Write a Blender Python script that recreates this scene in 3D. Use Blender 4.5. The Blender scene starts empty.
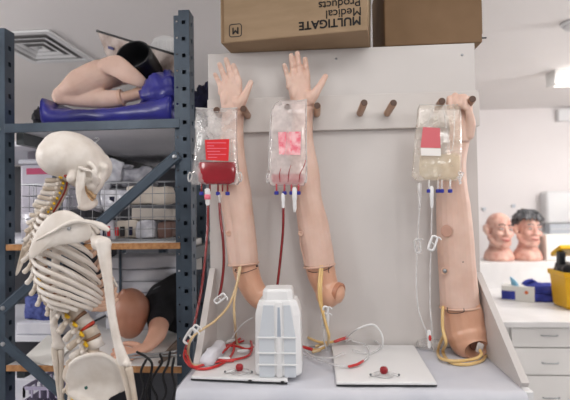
import bpy, bmesh, math, random
from mathutils import Vector, Matrix, Euler, noise

SC = bpy.context.scene
COL = SC.collection
PI = math.pi
def V(*a): return Vector(a)
UP = Vector((0, 0, 1))

# ------------------------------------------------------------------ camera
CAM = Vector((0, 0, 1.42))
FOC = 480.0
YAW, PITCH, ROLL = math.radians(4.4), math.radians(1.35), math.radians(-0.9)
RCAM = (Matrix.Rotation(YAW, 3, 'Z') @ Matrix.Rotation(PI / 2 + PITCH, 3, 'X') @ Matrix.Rotation(ROLL, 3, 'Z'))
cd = bpy.data.cameras.new('camera')
cam = bpy.data.objects.new('camera', cd)
COL.objects.link(cam)
cam.matrix_world = Matrix.Translation(CAM) @ RCAM.to_4x4()
cd.sensor_width = 36.0
cd.lens = FOC / 570.0 * 36.0
cd.clip_start = 0.05
cd.dof.use_dof = True
cd.dof.focus_distance = 1.36
cd.dof.aperture_fstop = 2.8
SC.camera = cam

def ray(px, py):
    return RCAM @ Vector(((px - 285) / FOC, (200 - py) / FOC, -1))
def P(px, py, Y):
    "world point seen at a photograph position, at distance Y into the room"
    d = ray(px, py)
    return CAM + d * ((Y - CAM.y) / d.y)
def PZ(px, py, z):
    d = ray(px, py)
    return CAM + d * ((z - CAM.z) / d.z)

# ------------------------------------------------------------------ materials
def lin(c):
    out = []
    for v in c:
        v = v / 255.0
        out.append(v / 12.92 if v <= 0.04045 else ((v + 0.055) / 1.055) ** 2.4)
    return (out[0], out[1], out[2], 1)

MATS = {}
def mat(name, col, rough=0.5, col2=None, nscale=6.0, bump=0.0, bscale=60.0, metal=0.0, alpha=1.0, spec=0.5,
        sss=0.0, emit=0.0, trans=0.0, wave=None, coat=0.0, lo=0.35, hi=0.65, stretch=None):
    if name in MATS: return MATS[name]
    m = bpy.data.materials.new(name); m.use_nodes = True
    nt = m.node_tree; N = nt.nodes; L = nt.links
    b = N['Principled BSDF']
    b.inputs['Roughness'].default_value = rough
    b.inputs['Metallic'].default_value = metal
    b.inputs['Alpha'].default_value = alpha
    b.inputs['Specular IOR Level'].default_value = spec
    b.inputs['Transmission Weight'].default_value = trans
    b.inputs['Coat Weight'].default_value = coat
    if sss:
        b.inputs['Subsurface Weight'].default_value = sss
        b.inputs['Subsurface Radius'].default_value = (0.012, 0.005, 0.003)
    tc = N.new('ShaderNodeTexCoord')
    mp = N.new('ShaderNodeMapping'); L.new(tc.outputs['Object'], mp.inputs['Vector'])
    if stretch: mp.inputs['Scale'].default_value = stretch
    if col2 is None:
        col2 = tuple(min(255, v * 0.95) for v in col)
    n = N.new('ShaderNodeTexNoise'); n.inputs['Scale'].default_value = nscale; n.inputs['Detail'].default_value = 4
    L.new(mp.outputs['Vector'], n.inputs['Vector'])
    r = N.new('ShaderNodeValToRGB')
    r.color_ramp.elements[0].position = lo; r.color_ramp.elements[1].position = hi
    r.color_ramp.elements[0].color = lin(col2); r.color_ramp.elements[1].color = lin(col)
    L.new(n.outputs['Fac'], r.inputs['Fac'])
    L.new(r.outputs['Color'], b.inputs['Base Color'])
    if emit:
        L.new(r.outputs['Color'], b.inputs['Emission Color'])
        b.inputs['Emission Strength'].default_value = emit
    if bump:
        n2 = N.new('ShaderNodeTexNoise'); n2.inputs['Scale'].default_value = bscale; n2.inputs['Detail'].default_value = 3
        L.new(mp.outputs['Vector'], n2.inputs['Vector'])
        bp = N.new('ShaderNodeBump'); bp.inputs['Strength'].default_value = bump; bp.inputs['Distance'].default_value = 0.004
        L.new(n2.outputs['Fac'], bp.inputs['Height']); L.new(bp.outputs['Normal'], b.inputs['Normal'])
    MATS[name] = m
    return m

M = {}
M['wall'] = mat('wall_paint', (240, 235, 234), .85, (237, 231, 230), 1.5)
M['ceil'] = mat('ceiling_paint', (240, 236, 234), .9, (236, 232, 230), 1.2)
M['floor'] = mat('vinyl_floor', (206, 204, 204), .5, (196, 194, 195), 30)
M['board'] = mat('painted_board', (208, 203, 200), .5, (202, 197, 194), 3)
M['rail'] = mat('painted_rail', (208, 203, 199), .5, (203, 197, 193), 4)
M['peg'] = mat('stained_dowel', (186, 150, 124), .45, (146, 110, 88), 25, stretch=(1, .2, 1))
M['pegend'] = mat('dark_dowel_end', (84, 60, 48), .6)
M['cloth'] = mat('table_cloth', (206, 207, 214), .9, (194, 196, 205), 8, .5, 18)
M['steel'] = mat('bluegrey_steel', (70, 84, 98), .42, (58, 70, 83), 14, metal=.15)
M['steeldark'] = mat('grey_steel_beam', (92, 97, 99), .5, (80, 85, 88), 9)
M['shelfpan'] = mat('shelf_metal', (226, 226, 232), .6, (218, 219, 226), 7)
M['chip'] = mat('chipboard_edge', (190, 142, 96), .8, (160, 112, 70), 60)
M['chiptop'] = mat('shelf_laminate', (228, 226, 224), .6)
M['bolt'] = mat('zinc_bolt', (190, 192, 196), .35, metal=.8)
M['bone'] = mat('ivory_bone', (228, 221, 213), .45, (212, 202, 191), 22, .12, 50)
M['bone2'] = mat('ivory_bone_aged', (218, 208, 196), .5, (194, 178, 160), 18, .15, 60)
M['cart'] = mat('cartilage', (205, 170, 148), .5, (186, 148, 124), 20)
M['disc'] = mat('spinal_disc', (150, 112, 86), .6)
M['discred'] = mat('red_disc', (198, 62, 44), .5)
M['nerve'] = mat('yellow_nerve', (232, 186, 30), .5)
M['artery'] = mat('red_artery', (150, 46, 36), .5)
M['tooth'] = mat('tooth', (218, 190, 150), .4, (180, 140, 100), 90)
M['skin'] = mat('training_skin', (222, 191, 176), .55, (211, 176, 159), 14, .35, 22, sss=.15)
M['skin2'] = mat('training_skin_warm', (218, 182, 162), .5, (207, 168, 147), 14, .1, 90, sss=.15)
M['shell'] = mat('arm_shell', (218, 170, 143), .28, (208, 158, 131), 9, sss=.1)
M['shellin'] = mat('arm_shell_inside', (120, 78, 62), .6)
M['ink'] = mat('black_ink', (30, 28, 30), .6)
M['black'] = mat('black_plastic', (22, 22, 25), .35)
M['blackcloth'] = mat('black_fabric', (26, 26, 32), .9, (18, 18, 22), 30, .3, 80)
M['blood'] = mat('blood', (158, 20, 36), .2, (132, 12, 26), 12, spec=.6, coat=.4)
M['bloodtube'] = mat('blood_filled_tube', (128, 22, 26), .25, (106, 14, 18), 20, coat=.5)
M['redtube'] = mat('red_tubing', (206, 42, 42), .3, (186, 28, 30), 20, coat=.4)
M['goldtube'] = mat('amber_tubing', (214, 188, 146), .3, (200, 170, 124), 20, coat=.4)
M['yeltube'] = mat('yellow_tubing', (226, 192, 130), .3, (210, 172, 108), 20, coat=.4)
M['labelred'] = mat('red_label', (222, 32, 40), .5)
M['labelpink'] = mat('pale_red_label', (238, 120, 140), .6)
M['labelrose'] = mat('rose_label', (214, 104, 112), .6)
M['white'] = mat('white_plastic', (232, 232, 232), .35, (227, 227, 228), 6)
M['whitetag'] = mat('white_print', (240, 236, 232), .6)
M['blue'] = mat('blue_cap', (40, 44, 150), .4)
M['panelgrey'] = mat('grey_translucent_panel', (205, 210, 216), .3, (196, 202, 210), 5)
M['card'] = mat('cardboard', (148, 125, 99), .85, (138, 116, 90), 8, .15, 25, stretch=(1, 1, 4))
M['card2'] = mat('brown_cardboard', (124, 98, 72), .85, (115, 90, 64), 8, .15, 25)
M['cardtape'] = mat('packing_tape', (190, 168, 136), .4)
M['vinyl'] = mat('blue_vinyl', (48, 48, 142), .3, (32, 31, 104), 8, .35, 22, coat=.12)
M['navy'] = mat('navy_fabric', (24, 26, 62), .8, (16, 18, 44), 20)
M['yellow'] = mat('yellow_plastic', (245, 190, 10), .4, (240, 182, 4), 5)
M['bluecloth'] = mat('royal_blue_cloth', (62, 72, 170), .85, (46, 54, 140), 20, .4, 40)
M['cyan'] = mat('pale_blue_tissue', (140, 200, 232), .8)
M['drawer'] = mat('drawer_laminate', (236, 234, 231), .5, (232, 230, 227), 3)
M['worktop'] = mat('white_worktop', (234, 232, 231), .4)
M['metal'] = mat('brushed_metal', (170, 172, 175), .3, metal=.9)
M['gap'] = mat('dark_gap', (70, 68, 66), .8)
M['hair'] = mat('grey_hair', (126, 126, 128), .7, (46, 46, 50), 30, .6, 60, stretch=(1, 1, .3))
M['facepink'] = mat('silicone_face', (230, 190, 173), .45, (208, 152, 138), 26, .25, 60, sss=.15)
M['lip'] = mat('lip', (176, 92, 88), .5)
M['eyewhite'] = mat('eye', (236, 232, 228), .2)
M['lamp'] = mat('lamp_diffuser', (255, 252, 246), .6, (255, 252, 246), emit=3.0)
M['greybox'] = mat('grey_box', (92, 94, 100), .7)
M['darkbox'] = mat('dark_box', (52, 52, 58), .7)
M['sheet'] = mat('white_linen', (226, 226, 232), .85, (212, 213, 222), 14, .35, 30)
M['mauve'] = mat('lilac_plastic', (196, 188, 216), .5)
M['tan'] = mat('manikin_skin', (176, 124, 100), .45, (164, 112, 90), 10, sss=.1)
M['tan2'] = mat('manikin_hand_skin', (224, 174, 150), .5, (212, 160, 136), 10)
M['paper'] = mat('paper', (238, 236, 230), .8)
M['magenta'] = mat('magenta_print', (190, 70, 110), .6)

def film(name, col, opacity, rough=.1, refl=.03):
    "thin clear plastic film: mostly lets light straight through, with a milky and a shiny share"
    if name in MATS: return MATS[name]
    m = bpy.data.materials.new(name); m.use_nodes = True
    nt = m.node_tree; N = nt.nodes; L = nt.links
    for n in list(N): N.remove(n)
    out = N.new('ShaderNodeOutputMaterial')
    tr = N.new('ShaderNodeBsdfTransparent'); tr.inputs['Color'].default_value = (1, 1, 1, 1)
    di = N.new('ShaderNodeBsdfDiffuse'); di.inputs['Color'].default_value = lin(col)
    tl = N.new('ShaderNodeBsdfTranslucent'); tl.inputs['Color'].default_value = lin(col)
    gl = N.new('ShaderNodeBsdfGlossy'); gl.inputs['Roughness'].default_value = rough
    m0 = N.new('ShaderNodeMixShader'); m0.inputs[0].default_value = .4
    L.new(di.outputs[0], m0.inputs[1]); L.new(tl.outputs[0], m0.inputs[2])
    m1 = N.new('ShaderNodeMixShader'); L.new(tr.outputs[0], m1.inputs[1]); L.new(m0.outputs[0], m1.inputs[2])
    tc = N.new('ShaderNodeTexCoord'); nz = N.new('ShaderNodeTexNoise'); nz.inputs['Scale'].default_value = 40
    L.new(tc.outputs['Object'], nz.inputs['Vector'])
    mr = N.new('ShaderNodeMapRange'); mr.inputs[1].default_value = .3; mr.inputs[2].default_value = .7
    mr.inputs[3].default_value = max(0, opacity - .12); mr.inputs[4].default_value = min(1, opacity + .12)
    L.new(nz.outputs['Fac'], mr.inputs[0]); L.new(mr.outputs[0], m1.inputs[0])
    m2 = N.new('ShaderNodeMixShader'); L.new(m1.outputs[0], m2.inputs[1]); L.new(gl.outputs[0], m2.inputs[2])
    lw = N.new('ShaderNodeLayerWeight'); lw.inputs['Blend'].default_value = .35
    ml = N.new('ShaderNodeMath'); ml.operation = 'MULTIPLY_ADD'; ml.inputs[1].default_value = .28; ml.inputs[2].default_value = refl
    L.new(lw.outputs['Fresnel'], ml.inputs[0]); L.new(ml.outputs[0], m2.inputs[0])
    bp = N.new('ShaderNodeBump'); bp.inputs['Strength'].default_value = .5; bp.inputs['Distance'].default_value = .004
    L.new(nz.outputs['Fac'], bp.inputs['Height']); L.new(bp.outputs['Normal'], gl.inputs['Normal'])
    L.new(m2.outputs[0], out.inputs['Surface'])
    MATS[name] = m
    return m
M['film'] = film('clear_bag_film', (252, 250, 248), .26)
M['filmmilk'] = film('milky_bag_film', (255, 246, 244), .4)
M['filmyel'] = film('yellowish_bag_film', (250, 240, 224), .22)
M['filmwrap'] = film('wrap_film', (232, 232, 240), .5)
M['cleartube'] = film('clear_tubing', (245, 245, 246), .62)
M['clearhard'] = film('clear_hard_plastic', (250, 250, 250), .45, .05, .08)
M['serum'] = film('pale_serum', (246, 232, 200), .42)

# ------------------------------------------------------------------ mesh helpers
def frame_of(d, up=None):
    d = d.normalized()
    u = up or (Vector((0, 0, 1)) if abs(d.z) < .95 else Vector((0, 1, 0)))
    s = d.cross(u)
    if s.length < 1e-6: s = d.cross(Vector((1, 0, 0)))
    s.normalize()
    return s, s.cross(d).normalized()

def ringloft(bm, rings, cap=True, closed=False):
    vs = [[bm.verts.new(p) for p in r] for r in rings]
    n = len(vs[0])
    rng = range(len(vs)) if closed else range(len(vs) - 1)
    for i in rng:
        a, b = vs[i], vs[(i + 1) % len(vs)]
        for k in range(n):
            try: bm.faces.new((a[k], a[(k + 1) % n], b[(k + 1) % n], b[k]))
            except ValueError: pass
    if cap and not closed:
        bm.faces.new(list(reversed(vs[0]))); bm.faces.new(vs[-1])
    return vs

def smooth_path(pts, n=6, closed=False):
    pts = [Vector(p) for p in pts]
    if len(pts) < 3: return pts
    out = []
    m = len(pts)
    segs = m if closed else m - 1
    for i in range(segs):
        if closed:
            p0, p1, p2, p3 = pts[(i - 1) % m], pts[i], pts[(i + 1) % m], pts[(i + 2) % m]
        else:
            p1, p2 = pts[i], pts[i + 1]
            p0 = pts[i - 1] if i else p1 * 2 - p2
            p3 = pts[i + 2] if i + 2 < m else p2 * 2 - p1
        for k in range(n):
            t = k / n
            out.append(.5 * ((2 * p1) + (p2 - p0) * t + (2 * p0 - 5 * p1 + 4 * p2 - p3) * t * t + (3 * p1 - p0 - 3 * p2 + p3) * t ** 3))
    if not closed: out.append(pts[-1])
    return out

def interp(vals, n):
    "values given at control points -> n samples"
    if not isinstance(vals, (list, tuple)): return [vals] * n
    out = []
    for i in range(n):
        t = i / (n - 1) * (len(vals) - 1); k = min(int(t), len(vals) - 2); f = t - k
        f = f * f * (3 - 2 * f) * .5 + f * .5
        out.append(vals[k] * (1 - f) + vals[k + 1] * f)
    return out

def sweep(bm, pts, ra, rb=None, seg=8, n=6, up=None, closed=False, roundcap=True):
    "tube along a smooth path; ra / rb are half sizes across and along `up`"
    path = smooth_path(pts, n, closed) if n > 1 else [Vector(p) for p in pts]
    m = len(path)
    A = interp(ra, m); B = interp(rb if rb is not None else ra, m)
    rings = []
    prev = None
    for i, p in enumerate(path):
        if closed: d = path[(i + 1) % m] - path[i - 1]
        else: d = path[min(i + 1, m - 1)] - path[max(i - 1, 0)]
        if d.length < 1e-9: d = Vector((0, 0, 1))
        d.normalize()
        if up is not None: s, u = frame_of(d, Vector(up))
        elif prev is None: s, u = frame_of(d)
        else:
            s = prev - d * prev.dot(d)
            if s.length < 1e-6: s, u = frame_of(d)
            else: s.normalize(); u = s.cross(d).normalized()
        prev = s
        rings.append((p, d, s, u, A[i], B[i]))
    R = []
    def mk(p, s, u, a, b): return [p + s * (a * math.cos(2 * PI * k / seg)) + u * (b * math.sin(2 * PI * k / seg)) for k in range(seg)]
    if roundcap and not closed:
        p, d, s, u, a, b = rings[0]
        for t in (.95, .6): R.append(mk(p - d * (min(a, b) * t * .8), s, u, a * math.sqrt(1 - t * t), b * math.sqrt(1 - t * t)))
    for p, d, s, u, a, b in rings: R.append(mk(p, s, u, a, b))
    if roundcap and not closed:
        p, d, s, u, a, b = rings[-1]
        for t in (.6, .95): R.append(mk(p + d * (min(a, b) * t * .8), s, u, a * math.sqrt(1 - t * t), b * math.sqrt(1 - t * t)))
    ringloft(bm, R, True, closed)

def ell(bm, c, r, rot=None, seg=16, rows=10):
    "ellipsoid; rot is a 3x3 matrix or None"
    c = Vector(c)
    if not isinstance(r, (tuple, list)): r = (r, r, r)
    R = []
    for i in range(1, rows):
        th = PI * i / rows
        ring = []
        for k in range(seg):
            ph = 2 * PI * k / seg
            v = Vector((r[0] * math.sin(th) * math.cos(ph), r[1] * math.sin(th) * math.sin(ph), r[2] * math.cos(th)))
            if rot is not None: v = rot @ v
            ring.append(c + v)
        R.append(ring)
    vs = [[bm.verts.new(p) for p in ring] for ring in R]
    top = Vector((0, 0, r[2])); bot = Vector((0, 0, -r[2]))
    if rot is not None: top = rot @ top; bot = rot @ bot
    t = bm.verts.new(c + top); b = bm.verts.new(c + bot)
    for i in range(len(vs) - 1):
        for k in range(seg):
            bm.faces.new((vs[i][k], vs[i + 1][k], vs[i + 1][(k + 1) % seg], vs[i][(k + 1) % seg]))
    for k in range(seg):
        bm.faces.new((t, vs[0][k], vs[0][(k + 1) % seg]))
        bm.faces.new((b, vs[-1][(k + 1) % seg], vs[-1][k]))

def box(bm, c, s, rot=None, bev=0.0, seg=2):
    c = Vector(c)
    vs = []
    for dz in (-1, 1):
        for dx, dy in ((-1, -1), (1, -1), (1, 1), (-1, 1)):
            v = Vector((dx * s[0] / 2, dy * s[1] / 2, dz * s[2] / 2))
            if rot is not None: v = rot @ v
            vs.append(bm.verts.new(c + v))
    F = [(3, 2, 1, 0), (4, 5, 6, 7), (0, 1, 5, 4), (1, 2, 6, 5), (2, 3, 7, 6), (3, 0, 4, 7)]
    fs = [bm.faces.new([vs[i] for i in f]) for f in F]
    if bev:
        es = list({e for f in fs for e in f.edges})
        bmesh.ops.bevel(bm, geom=es, offset=bev, segments=seg, profile=.5, affect='EDGES')

def box2(bm, p0, p1, bev=0.0, seg=2):
    p0, p1 = Vector(p0), Vector(p1)
    d = p1 - p0
    box(bm, (p0 + p1) / 2, (abs(d.x), abs(d.y), abs(d.z)), None, bev, seg)

def prism(bm, poly, off):
    "closed polygon (list of points) extruded by the vector off"
    a = [bm.verts.new(Vector(p)) for p in poly]
    b = [bm.verts.new(Vector(p) + Vector(off)) for p in poly]
    n = len(a)
    bm.faces.new(list(reversed(a))); bm.faces.new(b)
    for k in range(n): bm.faces.new((a[k], a[(k + 1) % n], b[(k + 1) % n], b[k]))

def lathe(bm, c, prof, axis=(0, 0, 1), seg=20, cap=True):
    c = Vector(c); ax = Vector(axis).normalized(); s, u = frame_of(ax)
    R = []
    for r, h in prof:
        r = max(r, 1e-5)
        R.append([c + ax * h + s * (r * math.cos(2 * PI * k / seg)) + u * (r * math.sin(2 * PI * k / seg)) for k in range(seg)])
    ringloft(bm, R, cap)

def sheetgrid(bm, nu, nv, f):
    vs = [[bm.verts.new(f(i / nu, j / nv)) for i in range(nu + 1)] for j in range(nv + 1)]
    for j in range(nv):
        for i in range(nu):
            bm.faces.new((vs[j][i], vs[j][i + 1], vs[j + 1][i + 1], vs[j + 1][i]))

def new_bm(): return bmesh.new()

def evaluated(me, mods):
    o = bpy.data.objects.new('tmp_eval', me)
    COL.objects.link(o)
    for t, kw in mods:
        m = o.modifiers.new(t, t)
        for k, v in kw.items(): setattr(m, k, v)
    dg = bpy.context.evaluated_depsgraph_get()
    dg.update()
    res = bpy.data.meshes.new_from_object(o.evaluated_get(dg))
    bpy.data.objects.remove(o); bpy.data.meshes.remove(me)
    return res

def obj(name, bm, m, parent=None, smooth=True, vox=0, sm=4, mods=None, angle=None, label=None, kind=None):
    bmesh.ops.recalc_face_normals(bm, faces=bm.faces)
    me = bpy.data.meshes.new(name); bm.to_mesh(me); bm.free()
    md = []
    if vox: md += [('REMESH', dict(mode='VOXEL', voxel_size=vox)), ('SMOOTH', dict(factor=.5, iterations=sm))]
    if mods: md += mods
    if md: me = evaluated(me, md)
    me.name = name
    me.materials.clear(); me.materials.append(m)
    if smooth: me.polygons.foreach_set('use_smooth', [True] * len(me.polygons))
    if smooth and angle: me.set_sharp_from_angle(angle=math.radians(angle))
    me.update()
    o = bpy.data.objects.new(name, me); COL.objects.link(o)
    if parent is not None:
        o.parent = parent
        if parent.type == 'EMPTY': o.matrix_parent_inverse = Matrix.Translation(-parent.location)
    if label: o['label'] = label
    if kind: o['kind'] = kind
    return o

def recentre(o):
    "put a one-mesh thing's origin at the middle of its base"
    xs = [v.co for v in o.data.vertices]
    c = Vector(((min(v.x for v in xs) + max(v.x for v in xs)) / 2, (min(v.y for v in xs) + max(v.y for v in xs)) / 2, min(v.z for v in xs)))
    o.data.transform(Matrix.Translation(-c)); o.location = c

def thing(name, label, cat, loc, group=None):
    o = bpy.data.objects.new(name, None); COL.objects.link(o)
    o.empty_display_size = .05
    o.location = loc; o['label'] = label; o['category'] = cat
    if group: o['group'] = group
    return o

def single(name, bm, m, label, cat, group=None, **kw):
    o = obj(name, bm, m, **kw); o['label'] = label; o['category'] = cat
    if group: o['group'] = group
    recentre(o)
    return o

def struct(name, bm, m, **kw):
    o = obj(name, bm, m, smooth=False, **kw); o['kind'] = 'structure'
    return o

def rotz(a): return Matrix.Rotation(math.radians(a), 3, 'Z')
def rotx(a): return Matrix.Rotation(math.radians(a), 3, 'X')
def roty(a): return Matrix.Rotation(math.radians(a), 3, 'Y')

def text_mesh(body, size, mw, name, m, parent, bold=.0, align='CENTER', depth=.0004, spacing=1.0):
    cu = bpy.data.curves.new('tmp_text', 'FONT'); cu.body = body; cu.size = size
    cu.align_x = align; cu.align_y = 'CENTER'; cu.offset = 0; cu.extrude = depth; cu.space_character = spacing
    t = bpy.data.objects.new('tmp_text', cu); COL.objects.link(t)
    dg = bpy.context.evaluated_depsgraph_get(); dg.update()
    me = bpy.data.meshes.new_from_object(t.evaluated_get(dg))
    bpy.data.objects.remove(t); bpy.data.curves.remove(cu)
    if bold:      # heavier strokes: the same outlines again, a hair's breadth to the side
        bb = bmesh.new()
        for dx, dy in ((-bold, -bold), (bold, -bold), (-bold, bold), (bold, bold), (0, 0)):
            c = me.copy(); c.transform(Matrix.Translation((dx, dy, 0))); bb.from_mesh(c); bpy.data.meshes.remove(c)
        bb.to_mesh(me); bb.free()
    me.transform(mw); me.name = name
    me.materials.clear(); me.materials.append(m)
    o = bpy.data.objects.new(name, me); COL.objects.link(o)
    if parent is not None:
        o.parent = parent
        if parent.type == 'EMPTY': o.matrix_parent_inverse = Matrix.Translation(-parent.location)
    return o

def crumple(bm, c, s, amp=.01, seed=0, rot=None, n=8, freq=14, puff=.25):
    "a soft pack: a box whose faces bulge and wrinkle"
    c = Vector(c); off = Vector((seed * 3.1, seed * 1.7, seed * 2.3))
    def pt(u, v, w):
        q = Vector((u, v, w))
        l = max(abs(u), abs(v), abs(w)); e = math.sqrt(u * u + v * v + w * w)
        k = (1 - puff) + puff * (1.25 * l / e if e else 1)
        p = Vector((q.x * s[0] / 2, q.y * s[1] / 2, q.z * s[2] / 2)) * k
        d = noise.noise_vector((p + off) * freq) * amp
        p = p + d
        return c + (rot @ p if rot is not None else p)
    cache = {}
    def vert(u, v, w):
        key = (round(u, 4), round(v, 4), round(w, 4))
        if key not in cache: cache[key] = bm.verts.new(pt(u, v, w))
        return cache[key]
    for ax in range(3):
        for sg in (-1, 1):
            for i in range(n):
                for j in range(n):
                    q = []
                    for di, dj in ((0, 0), (1, 0), (1, 1), (0, 1)):
                        a, b = -1 + 2 * (i + di) / n, -1 + 2 * (j + dj) / n
                        k = [0, 0, 0]; k[ax] = sg; k[(ax + 1) % 3] = a; k[(ax + 2) % 3] = b
                        q.append(vert(*k))
                    try: bm.faces.new(q if sg > 0 else q[::-1])
                    except ValueError: pass
# ================================================================== the room
CEIL = 2.37; YB = 4.75
b = new_bm(); box2(b, (-4.2, -2.6, -.05), (4.2, YB, 0)); struct('floor', b, M['floor'])
b = new_bm(); box2(b, (-4.2, -2.6, CEIL), (4.2, YB + .1, CEIL + .08)); struct('ceiling', b, M['ceil'])
b = new_bm(); box2(b, (-4.2, YB, 0), (4.2, YB + .1, CEIL)); struct('wall_back', b, M['wall'])
b = new_bm(); box2(b, (-4.3, -2.6, 0), (-4.2, YB, CEIL)); struct('wall_left', b, M['wall'])
b = new_bm(); box2(b, (4.2, -2.6, 0), (4.3, YB, CEIL)); struct('wall_right', b, M['wall'])

# ceiling vent: square diffuser of nested frames
VZ = CEIL
def PC(px, py): return PZ(px, py, CEIL - .012)
c0 = PC(84, 60); c1 = PC(33, 65); c2 = PC(47, 31)
vx1, vx0 = (c0.x + c2.x) / 2 + .03, (c0.x + c2.x) / 2 - .36
vy0, vy1 = c2.y, (c0.y + c1.y) / 2
vent = thing('ceiling_vent', 'white square ceiling air vent with nested slatted frames', 'vent', ((vx0 + vx1) / 2, (vy0 + vy1) / 2, CEIL - .02))
def rect_ring(bm, x0, x1, y0, y1, z0, z1, w, slope=0):
    o = [(x0, y0), (x1, y0), (x1, y1), (x0, y1)]; i = [(x0 + w, y0 + w), (x1 - w, y0 + w), (x1 - w, y1 - w), (x0 + w, y1 - w)]
    lo_o = [bm.verts.new((x, y, z0)) for x, y in o]; lo_i = [bm.verts.new((x, y, z0 + slope)) for x, y in i]
    hi_o = [bm.verts.new((x, y, z1)) for x, y in o]; hi_i = [bm.verts.new((x, y, z1 + slope)) for x, y in i]
    for k in range(4):
        l = (k + 1) % 4
        bm.faces.new((lo_o[k], lo_o[l], lo_i[l], lo_i[k])); bm.faces.new((hi_o[l], hi_o[k], hi_i[k], hi_i[l]))
        bm.faces.new((lo_o[l], lo_o[k], hi_o[k], hi_o[l])); bm.faces.new((lo_i[k], lo_i[l], hi_i[l], hi_i[k]))
b = new_bm(); rect_ring(b, vx0, vx1, vy0, vy1, CEIL - .014, CEIL - .004, .035)
obj('outer_frame', b, M['white'], vent, smooth=False)
b = new_bm(); box2(b, (vx0 + .02, vy0 + .02, CEIL - .003), (vx1 - .02, vy1 - .02, CEIL - .001)); obj('duct_shade_sheet', b, mat('vent_shadow', (120, 118, 118), .8), vent, smooth=False)  # flat grey sheet: the shade inside the duct painted as colour
for k in range(1, 4):
    i = .02 + .045 * k
    b = new_bm(); rect_ring(b, vx0 + i, vx1 - i, vy0 + i * 1.35, vy1 - i * 1.35, CEIL - .016, CEIL - .013, .024, .008); obj('slat_ring', b, M['white'], vent, smooth=False)

# smoke detector at the right
c = PZ(573, 26, CEIL - .02)
sd = thing('smoke_detector', 'white round smoke detector on the ceiling', 'smoke detector', (c.x, c.y, CEIL - .045))
b = new_bm(); lathe(b, (c.x, c.y, CEIL), [(.05, -.001), (.058, -.004), (.058, -.014), (.052, -.018)], (0, 0, 1), 28); obj('base', b, M['white'], sd, angle=40)
b = new_bm(); lathe(b, (c.x, c.y, CEIL - .018), [(.046, 0), (.044, -.012), (.03, -.022), (.012, -.026), (.002, -.027)], (0, 0, 1), 28); obj('sensor_cover', b, M['white'], sd, angle=40)

# fluorescent ceiling light near the back wall, seen end-on at the right
lx = P(553, 86, 3.45).x
lt = thing('ceiling_light', 'lit white fluorescent batten light on the ceiling', 'light', (lx + .6, 3.5, CEIL - .12))
b = new_bm(); box2(b, (lx, 3.42, CEIL - .1), (lx + .035, 3.56, CEIL), .006); obj('end_cap', b, M['drawer'], lt, smooth=False)
b = new_bm(); box2(b, (lx + 1.165, 3.42, CEIL - .1), (lx + 1.2, 3.56, CEIL), .006); obj('end_cap', b, M['drawer'], lt, smooth=False)
b = new_bm(); box2(b, (lx + .03, 3.43, CEIL - .03), (lx + 1.17, 3.55, CEIL), .003); obj('housing', b, M['white'], lt, smooth=False)
b = new_bm(); box2(b, (lx + .033, 3.425, CEIL - .096), (lx + 1.168, 3.555, CEIL - .028), .02, 4); obj('diffuser', b, M['lamp'], lt, smooth=False)

def area(name, loc, size, power, target=None, col=(1, .985, .96)):
    l = bpy.data.lights.new(name, 'AREA'); l.shape = 'RECTANGLE'; l.size, l.size_y = size; l.energy = power; l.color = col
    o = bpy.data.objects.new(name, l); COL.objects.link(o); o.location = loc
    if target is not None:
        d = Vector(target) - Vector(loc); o.rotation_euler = d.to_track_quat('-Z', 'Y').to_euler()
    return o
# unseen room lights as bare point lamps, hung low to brighten the ceiling
def lamp(name, loc, power, r=.18, col=(1, .99, .985)):
    l = bpy.data.lights.new(name, 'POINT'); l.energy = power; l.shadow_soft_size = r; l.color = col
    o = bpy.data.objects.new(name, l); COL.objects.link(o); o.location = loc
lamp('ceiling_lamp_near', (-1.15, .25, CEIL - .28), 20)
lamp('ceiling_lamp_behind', (1.0, -1.3, CEIL - .25), 46)
lamp('fill_lamp_right', (2.9, 2.3, CEIL - .3), 100)  # added fill for the drawers and right wall, no fixture modelled
area('fill_lamp_overhead', (.45, .55, CEIL - .03), (1.2, .5), 12)  # added fill from above to brighten the horizontal surfaces
area('ceiling_lamp_counter', (1.6, 3.1, CEIL - .03), (1.0, .4), 14)
lamp('fill_lamp_aisle', (-2.9, 1.3, CEIL - .5), 66)  # added fill to brighten the left ceiling and the shelf contents
w = bpy.data.worlds.new('world'); SC.world = w; w.use_nodes = True
w.node_tree.nodes['Background'].inputs[0].default_value = (.97, .98, 1, 1)
w.node_tree.nodes['Background'].inputs[1].default_value = .42
SC.view_settings.view_transform = 'Standard'; SC.view_settings.look = 'None'; SC.view_settings.gamma = 1
SC.view_settings.use_curve_mapping = False
SC.view_settings.exposure = -0.38

# ================================================================== the steel shelving
SY = 1.52
xl0, xl1 = P(5, 250, SY).x, None
xa, xb, xc = P(174.5, 215, SY).x, P(180.5, 215, SY).x, P(191, 215, SY).x
z1, z2, z3 = P(100, 121, SY).z, P(100, 243.5, SY).z, P(100, 366, SY).z
SYR = 3.15
unit = thing('shelving_unit', 'blue-grey slotted steel shelving unit with diagonal braces, behind the skeleton', 'shelving', ((xl0 + xc) / 2, SY, 0))
PITCHH = .0545
def hole_strip(bm, o, u, w, z0, z1, hw, hh, zoff):
    "vertical strip of sheet steel punched with a column of holes"
    o = Vector(o); u = Vector(u)
    xs = [0, (w - hw) / 2, (w + hw) / 2, w]
    zs = [z0]; z = z0 + zoff
    holes = set()
    while z + hh < z1 - .005:
        zs += [z, z + hh]; holes.add(len(zs) - 2); z += PITCHH
    zs.append(z1)
    G = [[bm.verts.new(o + u * x + Vector((0, 0, zz))) for x in xs] for zz in zs]
    for j in range(len(zs) - 1):
        for i in range(3):
            if i == 1 and j in holes: continue
            bm.faces.new((G[j][i], G[j][i + 1], G[j + 1][i + 1], G[j + 1][i]))
SOL = [('SOLIDIFY', dict(thickness=.0022, offset=0))]
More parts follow.
